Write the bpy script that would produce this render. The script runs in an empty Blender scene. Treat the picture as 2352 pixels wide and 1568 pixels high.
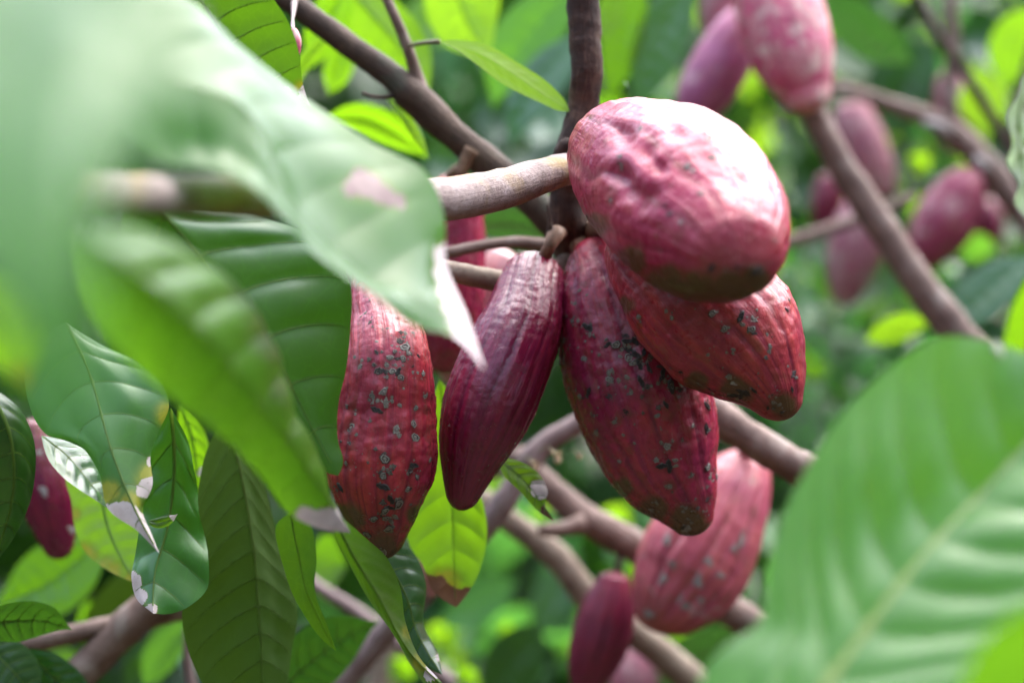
import bpy, math, random
import numpy as np
from mathutils import Vector, noise as mnoise

random.seed(7)
rng = np.random.default_rng(11)
scene = bpy.context.scene
COL = scene.collection

# ------------------------------------------------------------------ camera
CAM_Z = 1.45
F = 5004.0                      # focal length in layout units (frame 2352 x 1568)
cam_d = bpy.data.cameras.new('camera')
cam_d.lens = 50.0
cam_d.sensor_width = 23.5
cam_d.clip_start = 0.02
cam_d.clip_end = 500.0
cam_d.dof.use_dof = True
cam_d.dof.focus_distance = 1.245
cam_d.dof.aperture_fstop = 1.8
cam = bpy.data.objects.new('camera', cam_d)
cam.location = (0, 0, CAM_Z)
cam.rotation_euler = (math.radians(90), 0, 0)
COL.objects.link(cam)
scene.camera = cam

# ------------------------------------------------------------------ sky, sun, exposure
SUN_EL, SUN_AZ = math.radians(60), math.radians(40)    # azimuth clockwise from +Y
world = bpy.data.worlds.new('World')
scene.world = world
world.use_nodes = True
wn = world.node_tree
wn.nodes.clear()
w_out = wn.nodes.new('ShaderNodeOutputWorld')
w_bg = wn.nodes.new('ShaderNodeBackground')
w_sky = wn.nodes.new('ShaderNodeTexSky')
w_sky.sky_type = 'NISHITA'
w_sky.sun_disc = False
w_sky.sun_elevation = SUN_EL
w_sky.sun_rotation = SUN_AZ
w_sky.air_density = 1.0
w_sky.dust_density = 3.0
w_sky.ozone_density = 1.0
w_hs = wn.nodes.new('ShaderNodeHueSaturation')
w_hs.inputs['Saturation'].default_value = 0.7
w_bg.inputs['Strength'].default_value = 0.15
wn.links.new(w_sky.outputs[0], w_hs.inputs['Color'])
wn.links.new(w_hs.outputs[0], w_bg.inputs['Color'])
wn.links.new(w_bg.outputs[0], w_out.inputs['Surface'])

sun_d = bpy.data.lights.new('sun', 'SUN')
sun_d.energy = 1.5
sun_d.angle = math.radians(90)
sun_d.color = (1.0, 0.99, 0.985)
sun = bpy.data.objects.new('sun', sun_d)
sdir = Vector((math.sin(SUN_AZ) * math.cos(SUN_EL), math.cos(SUN_AZ) * math.cos(SUN_EL), math.sin(SUN_EL)))
sun.rotation_euler = sdir.to_track_quat('Z', 'Y').to_euler()
sun.location = (2, 3, 6)
COL.objects.link(sun)

vs = scene.view_settings
vs.view_transform = 'Standard'
vs.look = 'None'
vs.exposure = 2.55
vs.gamma = 1.0
vs.use_curve_mapping = False
scene.cycles.use_denoising = True
scene.cycles.max_bounces = 4
scene.cycles.diffuse_bounces = 3
scene.cycles.glossy_bounces = 2
scene.cycles.transmission_bounces = 3
scene.cycles.use_adaptive_sampling = True
scene.cycles.adaptive_threshold = 0.04
scene.cycles.caustics_reflective = False
scene.cycles.caustics_refractive = False
scene.cycles.sample_clamp_indirect = 4.0

# ------------------------------------------------------------------ numeric helpers
def P(x, y, d):
    return np.array([(x - 1176.0) / F * d, d, CAM_Z - (y - 784.0) / F * d])

def RD(d):
    return d if d < 1.55 else 1.55 + (d - 1.55) * 0.65

def pts3(lst):
    return np.array([P(p[0], p[1], RD(p[2])) for p in lst])

def proj(v):
    d = v[..., 1]
    return np.stack([v[..., 0] / d * F + 1176.0, 784.0 - (v[..., 2] - CAM_Z) / d * F], -1)

def resample(a, n, tt=None):
    """smooth curve through the rows of a, by chord length"""
    a = np.asarray(a, float)
    if len(a) == 2:
        t = np.linspace(0, 1, n) if tt is None else tt
        return a[0] + (a[1] - a[0]) * t[:, None]
    k = min(3, a.shape[1])
    s = np.concatenate([[0], np.cumsum(np.linalg.norm(np.diff(a[:, :k], axis=0), axis=1) + 1e-9)])
    s /= s[-1]
    h = np.diff(s)
    dl = np.diff(a, axis=0) / h[:, None]
    m = np.zeros_like(a)
    m[1:-1] = (dl[:-1] * h[1:, None] + dl[1:] * h[:-1, None]) / (h[:-1] + h[1:])[:, None]
    m[0] = 1.5 * dl[0] - 0.5 * m[1]
    m[-1] = 1.5 * dl[-1] - 0.5 * m[-2]
    t = np.linspace(0, 1, n) if tt is None else np.asarray(tt)
    i = np.clip(np.searchsorted(s, t, 'right') - 1, 0, len(h) - 1)
    u = ((t - s[i]) / h[i])[:, None]
    H = h[i][:, None]
    return ((2*u**3 - 3*u**2 + 1) * a[i] + (u**3 - 2*u**2 + u) * H * m[i]
            + (-2*u**3 + 3*u**2) * a[i+1] + (u**3 - u**2) * H * m[i+1])

def nrm(v):
    return v / (np.linalg.norm(v, axis=-1, keepdims=True) + 1e-12)

def smooth(e0, e1, x):
    t = np.clip((x - e0) / (e1 - e0), 0, 1)
    return t * t * (3 - 2 * t)

# ------------------------------------------------------------------ object helpers
def mesh_from(name, verts, faces, mat=None, uv=None, attrs=None, smooth_shade=True):
    me = bpy.data.meshes.new(name)
    me.from_pydata(np.asarray(verts).tolist(), [], faces)
    if uv is not None:
        ul = me.uv_layers.new(name='UVMap')
        vi = np.zeros(len(me.loops), dtype=np.int32)
        me.loops.foreach_get('vertex_index', vi)
        ul.data.foreach_set('uv', np.asarray(uv, dtype=np.float32)[vi].ravel())
    for k, arr in (attrs or {}).items():
        at = me.attributes.new(k, 'FLOAT', 'POINT')
        at.data.foreach_set('value', np.asarray(arr, dtype=np.float32))
    if smooth_shade:
        me.shade_smooth()
    if mat:
        me.materials.append(mat)
    me.update()
    return me

def obj(name, me, parent=None, loc=None):
    o = bpy.data.objects.new(name, me)
    COL.objects.link(o)
    if parent is not None:
        o.parent = parent
        o.matrix_parent_inverse.identity()
    if loc is not None:
        o.location = loc
    return o

def thing(name, label, cat, loc, group=None):
    o = bpy.data.objects.new(name, None)
    o.empty_display_size = 0.02
    COL.objects.link(o)
    o.location = loc
    o['label'] = label
    o['category'] = cat
    if group:
        o['group'] = group
    return o

def tag(o, label, cat, group=None):
    o['label'] = label
    o['category'] = cat
    if group:
        o['group'] = group
    return o

# ------------------------------------------------------------------ materials
def new_mat(name):
    m = bpy.data.materials.new(name)
    m.use_nodes = True
    nt = m.node_tree
    nt.nodes.clear()
    return m, nt, nt.nodes, nt.links

def nd(nt, typ, **kw):
    n = nt.nodes.new(typ)
    for k, v in kw.items():
        if hasattr(n, k):
            setattr(n, k, v)
        else:
            n.inputs[k.replace('_', ' ')].default_value = v
    return n

def mixc(nt, a, b, fac, blend='MIX'):
    n = nt.nodes.new('ShaderNodeMix')
    n.data_type = 'RGBA'
    n.blend_type = blend
    for sock, val in ((n.inputs[0], fac), (n.inputs[6], a), (n.inputs[7], b)):
        if hasattr(val, 'is_output'):
            nt.links.new(val, sock)
        elif isinstance(val, (int, float)):
            sock.default_value = val
        else:
            sock.default_value = (*val, 1)
    return n.outputs[2]

def ramp(nt, src, stops):
    n = nt.nodes.new('ShaderNodeValToRGB')
    cr = n.color_ramp
    while len(cr.elements) < len(stops):
        cr.elements.new(0.5)
    for e, (p, c) in zip(cr.elements, stops):
        e.position = p
        e.color = (*c, 1) if isinstance(c, tuple) else (c, c, c, 1)
    nt.links.new(src, n.inputs[0])
    return n.outputs[0]

def math_n(nt, op, a, b=None, c=None):
    n = nt.nodes.new('ShaderNodeMath')
    n.operation = op
    for i, v in enumerate((a, b, c)):
        if v is None:
            continue
        if hasattr(v, 'is_output'):
            nt.links.new(v, n.inputs[i])
        else:
            n.inputs[i].default_value = v
    return n.outputs[0]

def noise_n(nt, coord, scale, detail=3.0, rough=0.5, dist=0.0):
    n = nt.nodes.new('ShaderNodeTexNoise')
    n.inputs['Scale'].default_value = scale
    n.inputs['Detail'].default_value = detail
    n.inputs['Roughness'].default_value = rough
    n.inputs['Distortion'].default_value = dist
    nt.links.new(coord, n.inputs['Vector'])
    return n.outputs[0]

def leaf_mat(name, top, under, trans, rough=0.3, spec=0.5, tfac=0.35, net=0.5, per_vertex=False):
    m, nt, N, L = new_mat(name)
    out = N.new('ShaderNodeOutputMaterial')
    tc = N.new('ShaderNodeTexCoord')
    geo = N.new('ShaderNodeNewGeometry')
    if per_vertex:
        ra = N.new('ShaderNodeAttribute')
        ra.attribute_name = 'rnd'
        rnd = ra.outputs['Fac']
    else:
        rnd = N.new('ShaderNodeObjectInfo').outputs['Random']
    col = mixc(nt, top, under, geo.outputs['Backfacing'])
    # leaf to leaf and blotchy variation
    hv = N.new('ShaderNodeHueSaturation')
    L.new(col, hv.inputs['Color'])
    L.new(math_n(nt, 'MULTIPLY_ADD', rnd, 0.04, 0.48), hv.inputs['Hue'])
    L.new(math_n(nt, 'MULTIPLY_ADD', rnd, 0.5, 0.75), hv.inputs['Value'])
    col = hv.outputs[0]
    if not per_vertex:
        big = noise_n(nt, tc.outputs['Object'], 22.0, 2.0, 0.55)
        col = mixc(nt, col, mixc(nt, col, (1.35, 1.15, 0.7), 1.0, 'MULTIPLY'), ramp(nt, big, [(0.4, 0.0), (0.72, 0.75)]))
    tr_col = trans
    if not per_vertex:
        ya = N.new('ShaderNodeAttribute')
        ya.attribute_name = 'yellow'
        yn = noise_n(nt, tc.outputs['Object'], 120.0, 3.0, 0.6)
        yf = math_n(nt, 'MULTIPLY', ya.outputs['Fac'], math_n(nt, 'MULTIPLY_ADD', yn, 1.4, 0.3))
        yf = math_n(nt, 'MINIMUM', yf, 1.0)
        yc = ramp(nt, yf, [(0.0, (0.10, 0.16, 0.008)), (0.6, (0.15, 0.20, 0.010)), (1.0, (0.24, 0.25, 0.012))])
        col = mixc(nt, col, yc, yf)
        tr_col = mixc(nt, trans, yc, yf)
        # tertiary vein network in leaf-surface millimetres
        vo = N.new('ShaderNodeTexVoronoi')
        vo.feature = 'DISTANCE_TO_EDGE'
        vo.inputs['Scale'].default_value = 105.0
        L.new(tc.outputs['UV'], vo.inputs['Vector'])
        line = ramp(nt, vo.outputs['Distance'], [(0.0, 1.0), (0.045, 0.0)])
        col = mixc(nt, col, mixc(nt, col, (1.5, 1.45, 1.3), 1.0, 'MULTIPLY'), math_n(nt, 'MULTIPLY', line, net))
    pr = N.new('ShaderNodeBsdfPrincipled')
    L.new(col, pr.inputs['Base Color'])
    rr = math_n(nt, 'MULTIPLY_ADD', geo.outputs['Backfacing'], 0.3, rough)
    if not per_vertex:
        rr = math_n(nt, 'ADD', rr, math_n(nt, 'MULTIPLY_ADD', big, 0.24, -0.12))
    L.new(rr, pr.inputs['Roughness'])
    pr.inputs['Specular IOR Level'].default_value = spec
    tl = N.new('ShaderNodeBsdfTranslucent')
    if hasattr(tr_col, 'is_output'):
        L.new(tr_col, tl.inputs['Color'])
    else:
        tl.inputs['Color'].default_value = (*tr_col, 1)
    mx = N.new('ShaderNodeMixShader')
    mx.inputs[0].default_value = tfac
    L.new(pr.outputs[0], mx.inputs[1])
    L.new(tl.outputs[0], mx.inputs[2])
    L.new(mx.outputs[0], out.inputs[0])
    return m

def dry_mat(name, c1, c2, c3, tfac=0.2):
    m, nt, N, L = new_mat(name)
    out = N.new('ShaderNodeOutputMaterial')
    tc = N.new('ShaderNodeTexCoord')
    n1 = noise_n(nt, tc.outputs['Object'], 90.0, 4.0, 0.6)
    n2 = noise_n(nt, tc.outputs['Object'], 600.0, 3.0, 0.6)
    col = ramp(nt, n1, [(0.3, c1), (0.62, c2)])
    col = mixc(nt, col, c3, ramp(nt, n2, [(0.64, 0.0), (0.74, 0.8)]))
    pr = N.new('ShaderNodeBsdfPrincipled')
    L.new(col, pr.inputs['Base Color'])
    pr.inputs['Roughness'].default_value = 0.7
    tl = N.new('ShaderNodeBsdfTranslucent')
    L.new(col, tl.inputs['Color'])
    mx = N.new('ShaderNodeMixShader')
    mx.inputs[0].default_value = tfac
    L.new(pr.outputs[0], mx.inputs[1])
    L.new(tl.outputs[0], mx.inputs[2])
    L.new(mx.outputs[0], out.inputs[0])
    return m

def simple_mat(name, col, rough=0.6, var=0.25, scale=200.0, spec=0.4, bump=0.3, tl_col=None):
    m, nt, N, L = new_mat(name)
    out = N.new('ShaderNodeOutputMaterial')
    tc = N.new('ShaderNodeTexCoord')
    n1 = noise_n(nt, tc.outputs['Object'], scale, 4.0, 0.6)
    lo = tuple(c * (1 - var) for c in col)
    hi = tuple(c * (1 + var) for c in col)
    c = ramp(nt, n1, [(0.3, lo), (0.7, hi)])
    pr = N.new('ShaderNodeBsdfPrincipled')
    L.new(c, pr.inputs['Base Color'])
    pr.inputs['Roughness'].default_value = rough
    pr.inputs['Specular IOR Level'].default_value = spec
    if tl_col:
        tl = N.new('ShaderNodeBsdfTranslucent')
        tl.inputs['Color'].default_value = (*tl_col, 1)
        mx = N.new('ShaderNodeMixShader')
        mx.inputs[0].default_value = 0.45
        L.new(pr.outputs[0], mx.inputs[1])
        L.new(tl.outputs[0], mx.inputs[2])
        L.new(mx.outputs[0], out.inputs[0])
        return m
    L.new(pr.outputs[0], out.inputs[0])
    return m

def pod_mat(name, base, red, purple, brown, rough=0.36, pale=None, pale_amt=0.0, tipgreen=0.0, spec=0.5, speck=0.6, near=True):
    """cacao husk: streaked crimson, furrows darker, brown scurf, optional pale bloom and green tip"""
    m, nt, N, L = new_mat(name)
    out = N.new('ShaderNodeOutputMaterial')
    tc = N.new('ShaderNodeTexCoord')
    ob = tc.outputs['Object']
    sep = N.new('ShaderNodeSeparateXYZ')
    L.new(tc.outputs['UV'], sep.inputs[0])
    # streaks along the pod: stretch UV
    mp = N.new('ShaderNodeMapping')
    mp.inputs['Scale'].default_value = (22.0, 3.0, 1.0)
    L.new(tc.outputs['UV'], mp.inputs['Vector'])
    st = noise_n(nt, mp.outputs[0], 1.0, 5.0, 0.62, 0.6)
    big = noise_n(nt, ob, 26.0, 4.0, 0.6, 0.4)
    mid = noise_n(nt, ob, 85.0, 4.0, 0.6, 0.3)
    fine = noise_n(nt, ob, 700.0, 3.0, 0.6)
    col = mixc(nt, base, red, ramp(nt, big, [(0.38, 0.0), (0.66, 1.0)]))
    col = mixc(nt, col, purple, ramp(nt, st, [(0.36, 0.7), (0.62, 0.0)]))
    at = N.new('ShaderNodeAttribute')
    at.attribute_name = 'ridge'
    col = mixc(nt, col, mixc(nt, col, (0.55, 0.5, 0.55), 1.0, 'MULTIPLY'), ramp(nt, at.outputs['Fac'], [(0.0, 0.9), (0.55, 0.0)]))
    # brownish scurf
    sc = math_n(nt, 'ADD', math_n(nt, 'MULTIPLY', mid, 0.6), math_n(nt, 'MULTIPLY', st, 0.4))
    col = mixc(nt, col, brown, ramp(nt, sc, [(0.52, 0.0), (0.64, 0.7)]))
    # fine light streaky scratches
    mp2 = N.new('ShaderNodeMapping')
    mp2.inputs['Scale'].default_value = (150.0, 14.0, 1.0)
    L.new(tc.outputs['UV'], mp2.inputs['Vector'])
    st2 = noise_n(nt, mp2.outputs[0], 1.0, 3.0, 0.6, 1.5)
    col = mixc(nt, col, mixc(nt, col, (1.6, 1.5, 1.5), 1.0, 'MULTIPLY'), ramp(nt, st2, [(0.60, 0.0), (0.72, speck)]))
    col = mixc(nt, col, mixc(nt, col, (0.55, 0.55, 0.55), 1.0, 'MULTIPLY'), ramp(nt, fine, [(0.34, 0.5), (0.46, 0.0)]))
    # brown at both ends
    uvv = sep.outputs['Y']
    tipf = ramp(nt, math_n(nt, 'ADD', uvv, math_n(nt, 'MULTIPLY_ADD', mid, 0.3, -0.15)), [(0.84, 0.0), (1.0, 0.5)])
    col = mixc(nt, col, brown, tipf)
    sa_ = N.new('ShaderNodeAttribute')
    sa_.attribute_name = 'scurf'
    sf = math_n(nt, 'MULTIPLY', sa_.outputs['Fac'], math_n(nt, 'MULTIPLY_ADD', mid, 1.6, 0.1))
    col = mixc(nt, col, (0.075, 0.052, 0.016), ramp(nt, sf, [(0.12, 0.0), (0.7, 0.9)]))
    ss_ = N.new('ShaderNodeAttribute')
    ss_.attribute_name = 'stain'
    col = mixc(nt, col, (0.045, 0.022, 0.016), math_n(nt, 'MULTIPLY', ss_.outputs['Fac'], math_n(nt, 'MULTIPLY_ADD', fine, 1.1, 0.1)))
    if tipgreen:
        gf = ramp(nt, math_n(nt, 'ADD', uvv, math_n(nt, 'MULTIPLY_ADD', big, 0.5, -0.25)), [(0.80, 0.0), (0.93, tipgreen)])
        col = mixc(nt, col, (0.085, 0.060, 0.014), gf)
    if pale is not None:
        pn = noise_n(nt, ob, 60.0, 5.0, 0.65, 0.6)
        col = mixc(nt, col, pale, ramp(nt, pn, [(0.62 - pale_amt * 0.3, 0.0), (0.72 - pale_amt * 0.2, 0.85)]))
    pr = N.new('ShaderNodeBsdfPrincipled')
    L.new(col, pr.inputs['Base Color'])
    rr = math_n(nt, 'ADD', math_n(nt, 'MULTIPLY', mid, 0.35), rough - 0.17)
    L.new(rr, pr.inputs['Roughness'])
    pr.inputs['Specular IOR Level'].default_value = spec
    if not near:
        L.new(pr.outputs[0], out.inputs[0])
        return m
    wv = N.new('ShaderNodeTexVoronoi')
    wv.feature = 'F1'
    wv.inputs['Scale'].default_value = 210.0
    L.new(ob, wv.inputs['Vector'])
    hs = math_n(nt, 'ADD', math_n(nt, 'MULTIPLY', wv.outputs['Distance'], -0.22), math_n(nt, 'MULTIPLY', fine, 0.12))
    hs = math_n(nt, 'ADD', hs, math_n(nt, 'MULTIPLY', st, 0.5))
    bp = N.new('ShaderNodeBump')
    bp.inputs['Strength'].default_value = 1.0
    bp.inputs['Distance'].default_value = 0.002
    L.new(hs, bp.inputs['Height'])
    L.new(bp.outputs[0], pr.inputs['Normal'])
    L.new(pr.outputs[0], out.inputs[0])
    return m

def bark_mat(name, dark, mid_c, light, lichen=None, lichen_amt=0.0, rough=0.75, bump=0.6):
    m, nt, N, L = new_mat(name)
    out = N.new('ShaderNodeOutputMaterial')
    tc = N.new('ShaderNodeTexCoord')
    mp = N.new('ShaderNodeMapping')
    mp.inputs['Scale'].default_value = (6.0, 55.0, 1.0)
    L.new(tc.outputs['UV'], mp.inputs['Vector'])
    st = noise_n(nt, mp.outputs[0], 1.0, 5.0, 0.65, 0.8)
    ob = tc.outputs['Object']
    n1 = noise_n(nt, ob, 55.0, 5.0, 0.65, 0.3)
    n2 = noise_n(nt, ob, 420.0, 4.0, 0.65)
    col = ramp(nt, math_n(nt, 'ADD', math_n(nt, 'MULTIPLY', n1, 0.6), math_n(nt, 'MULTIPLY', st, 0.4)),
               [(0.34, dark), (0.5, mid_c), (0.66, light)])
    col = mixc(nt, col, mixc(nt, col, (0.5, 0.48, 0.46), 1.0, 'MULTIPLY'), ramp(nt, n2, [(0.36, 0.55), (0.48, 0.0)]))
    if lichen is not None:
        n3 = noise_n(nt, ob, 38.0, 4.0, 0.55, 0.5)
        col = mixc(nt, col, lichen, ramp(nt, n3, [(0.56 - lichen_amt * 0.1, 0.0), (0.66, 0.8)]))
    vo = N.new('ShaderNodeTexVoronoi')
    vo.feature = 'DISTANCE_TO_EDGE'
    vo.inputs['Scale'].default_value = 60.0
    nv = N.new('ShaderNodeVectorMath')
    nv.operation = 'MULTIPLY_ADD'
    nn = N.new('ShaderNodeTexNoise')
    nn.inputs['Scale'].default_value = 40.0
    L.new(ob, nn.inputs['Vector'])
    L.new(nn.outputs['Color'], nv.inputs[0])
    nv.inputs[1].default_value = (0.03, 0.03, 0.03)
    L.new(ob, nv.inputs[2])
    L.new(nv.outputs[0], vo.inputs['Vector'])
    crack = ramp(nt, vo.outputs['Distance'], [(0.0, 1.0), (0.02, 0.0)])
    col = mixc(nt, col, mixc(nt, col, (0.35, 0.3, 0.3), 1.0, 'MULTIPLY'), math_n(nt, 'MULTIPLY', crack, ramp(nt, n1, [(0.48, 0.0), (0.58, 0.6)])))
    pr = N.new('ShaderNodeBsdfPrincipled')
    L.new(col, pr.inputs['Base Color'])
    pr.inputs['Roughness'].default_value = rough
    pr.inputs['Specular IOR Level'].default_value = 0.35
    if bump == 0:
        L.new(pr.outputs[0], out.inputs[0])
        return m
    hs = math_n(nt, 'ADD', math_n(nt, 'MULTIPLY', n2, 0.5), math_n(nt, 'MULTIPLY', st, 0.6))
    bp = N.new('ShaderNodeBump')
    bp.inputs['Strength'].default_value = bump
    bp.inputs['Distance'].default_value = 0.0022
    L.new(hs, bp.inputs['Height'])
    L.new(bp.outputs[0], pr.inputs['Normal'])
    L.new(pr.outputs[0], out.inputs[0])
    return m

LM = {
    'fore':   leaf_mat('leaf_rich_green', (0.034, 0.120, 0.008), (0.06, 0.14, 0.014), (0.18, 0.44, 0.012), 0.36, 0.42, 0.38),
    'mid':    leaf_mat('leaf_mid_green', (0.0366, 0.1050, 0.0066), (0.0671, 0.1344, 0.0171), (0.1586, 0.3840, 0.0057), 0.30, 0.6, 0.36),
    'gloss':  leaf_mat('leaf_glossy_deep', (0.020, 0.110, 0.008), (0.0549, 0.1152, 0.0190), (0.0732, 0.2560, 0.0047), 0.40, 0.65, 0.15),
    'waxy':   leaf_mat('leaf_waxy', (0.030, 0.105, 0.018), (0.06, 0.135, 0.014), (0.17, 0.44, 0.03), 0.36, 0.28, 0.38),
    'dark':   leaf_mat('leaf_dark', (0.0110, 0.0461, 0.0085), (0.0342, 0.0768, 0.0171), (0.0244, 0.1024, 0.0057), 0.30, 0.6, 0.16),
    'olive':  leaf_mat('leaf_olive_underside', (0.030, 0.070, 0.008), (0.038, 0.082, 0.010), (0.07, 0.16, 0.005), 0.45, 0.3, 0.14, 0.3),
    'under':  leaf_mat('leaf_fresh_underside', (0.045, 0.12, 0.010), (0.065, 0.165, 0.012), (0.12, 0.30, 0.006), 0.40, 0.35, 0.22, 0.5),
    'bright': leaf_mat('leaf_young_bright', (0.0549, 0.1536, 0.0057), (0.0915, 0.1984, 0.0114), (0.2928, 0.6144, 0.0076), 0.33, 0.55, 0.46),
    'lime':   leaf_mat('leaf_lime', (0.0854, 0.1984, 0.0057), (0.1342, 0.2560, 0.0114), (0.32, 0.60, 0.015), 0.38, 0.5, 0.52),
    'bluish': leaf_mat('leaf_bluish_gloss', (0.0220, 0.0845, 0.0247), (0.0439, 0.1024, 0.0333), (0.0488, 0.1792, 0.0152), 0.30, 0.9, 0.2),
    'pale':   leaf_mat('leaf_pale_variegated', (0.36, 0.46, 0.36), (0.42, 0.52, 0.40), (0.35, 0.50, 0.28), 0.40, 0.6, 0.3),
}
VEIN = simple_mat('leaf_vein_pale', (0.10, 0.17, 0.030), 0.5, 0.15, tl_col=(0.22, 0.40, 0.03))
VEIN_L = simple_mat('leaf_midrib_pale', (0.20, 0.29, 0.06), 0.5, 0.15, tl_col=(0.3, 0.45, 0.06))
VEIN_DK = simple_mat('leaf_vein_green', (0.06, 0.125, 0.018), 0.5, 0.15, tl_col=(0.20, 0.40, 0.02))
PETIOLE = simple_mat('petiole', (0.13, 0.12, 0.05), 0.6, 0.3)
DRY_W = dry_mat('dry_leaf_bleached', (0.48, 0.40, 0.40), (0.60, 0.52, 0.53), (0.22, 0.15, 0.12))
DRY_B = dry_mat('dry_leaf_brown', (0.11, 0.040, 0.014), (0.17, 0.068, 0.024), (0.05, 0.02, 0.012), 0.06)
DRY_P = dry_mat('dry_leaf_pinkish', (0.13, 0.08, 0.075), (0.24, 0.17, 0.165), (0.07, 0.04, 0.035))

PM = {
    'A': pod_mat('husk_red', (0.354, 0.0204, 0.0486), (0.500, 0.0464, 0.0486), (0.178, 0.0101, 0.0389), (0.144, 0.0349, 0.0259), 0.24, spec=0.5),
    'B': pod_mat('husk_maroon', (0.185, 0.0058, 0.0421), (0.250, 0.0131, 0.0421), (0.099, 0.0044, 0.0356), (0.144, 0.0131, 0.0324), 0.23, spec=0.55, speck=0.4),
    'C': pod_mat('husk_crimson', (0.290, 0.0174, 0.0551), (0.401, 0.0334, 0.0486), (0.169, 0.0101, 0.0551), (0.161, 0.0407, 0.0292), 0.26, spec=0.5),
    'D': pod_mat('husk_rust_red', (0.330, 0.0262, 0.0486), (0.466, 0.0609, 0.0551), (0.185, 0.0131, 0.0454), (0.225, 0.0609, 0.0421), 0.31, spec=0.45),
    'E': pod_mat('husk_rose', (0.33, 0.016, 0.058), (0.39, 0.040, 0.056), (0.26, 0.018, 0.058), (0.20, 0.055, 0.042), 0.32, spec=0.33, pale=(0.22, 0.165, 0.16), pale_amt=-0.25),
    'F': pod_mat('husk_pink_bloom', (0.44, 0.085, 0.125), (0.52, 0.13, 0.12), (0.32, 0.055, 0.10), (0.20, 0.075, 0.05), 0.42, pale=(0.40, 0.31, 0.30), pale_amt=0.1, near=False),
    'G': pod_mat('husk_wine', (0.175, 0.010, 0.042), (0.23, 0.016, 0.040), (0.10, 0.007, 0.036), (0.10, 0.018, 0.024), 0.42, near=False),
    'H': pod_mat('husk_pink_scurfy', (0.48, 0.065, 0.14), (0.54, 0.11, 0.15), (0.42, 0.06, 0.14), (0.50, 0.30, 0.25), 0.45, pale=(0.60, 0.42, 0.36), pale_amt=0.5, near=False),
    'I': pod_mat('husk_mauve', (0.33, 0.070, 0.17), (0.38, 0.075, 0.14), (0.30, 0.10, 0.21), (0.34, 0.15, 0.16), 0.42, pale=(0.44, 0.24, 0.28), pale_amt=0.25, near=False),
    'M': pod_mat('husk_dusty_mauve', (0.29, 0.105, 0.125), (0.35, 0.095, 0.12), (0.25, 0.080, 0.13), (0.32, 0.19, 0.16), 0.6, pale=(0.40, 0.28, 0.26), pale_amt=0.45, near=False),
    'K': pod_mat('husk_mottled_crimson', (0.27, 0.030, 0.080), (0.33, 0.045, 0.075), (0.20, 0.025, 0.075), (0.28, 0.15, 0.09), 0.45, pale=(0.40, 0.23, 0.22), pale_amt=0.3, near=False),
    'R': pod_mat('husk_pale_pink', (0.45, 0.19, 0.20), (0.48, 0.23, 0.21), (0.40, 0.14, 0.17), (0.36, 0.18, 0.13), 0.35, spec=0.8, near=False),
}
SCAB = simple_mat('scab_dark', (0.022, 0.017, 0.016), 0.6, 0.5, 900.0, 0.4, 0.6)
SCAB_L = simple_mat('scab_grey', (0.115, 0.098, 0.085), 0.65, 0.5, 700.0, 0.4, 0.6)
SCAB_P = simple_mat('scab_pale', (0.21, 0.185, 0.16), 0.6, 0.45, 900.0, 0.4, 0.6)
MILDEW = simple_mat('mildew_white', (0.26, 0.235, 0.225), 0.85, 0.2, 600.0, 0.2, 0.5)
STALK = simple_mat('pod_stalk', (0.19, 0.11, 0.07), 0.65, 0.35, 260.0, 0.35, 0.7)
BK = {
    'stem':   bark_mat('bark_dark_stem', (0.014, 0.007, 0.005), (0.050, 0.024, 0.017), (0.15, 0.085, 0.055), bump=1.0),
    'limb':   bark_mat('bark_brown_limb', (0.026, 0.014, 0.009), (0.058, 0.033, 0.022), (0.095, 0.058, 0.038), (0.050, 0.052, 0.034), 0.3),
    'pale':   bark_mat('bark_pale_lichen', (0.12, 0.085, 0.075), (0.27, 0.205, 0.19), (0.38, 0.31, 0.30), (0.29, 0.20, 0.075), 0.7, 0.7, 0.6),
    'lilac':  bark_mat('bark_lilac_smooth', (0.15, 0.10, 0.10), (0.22, 0.155, 0.15), (0.28, 0.21, 0.205), None, 0, 0.55, 0),
    'beige':  bark_mat('bark_beige', (0.10, 0.066, 0.046), (0.20, 0.145, 0.105), (0.31, 0.25, 0.19), (0.32, 0.27, 0.20), 0.5, 0.7, 0),
    'brown':  bark_mat('bark_reddish_brown', (0.085, 0.050, 0.040), (0.165, 0.105, 0.084), (0.23, 0.155, 0.128), (0.25, 0.20, 0.17), 0.2, 0.65, 0),
}
# ------------------------------------------------------------------ leaves
PU = np.array([0, .06, .18, .34, .5, .66, .8, .89, .95, 1.0])
PW = np.array([0.02, .30, .68, .94, 1.0, .88, .58, .28, .10, 0.0])

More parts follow.
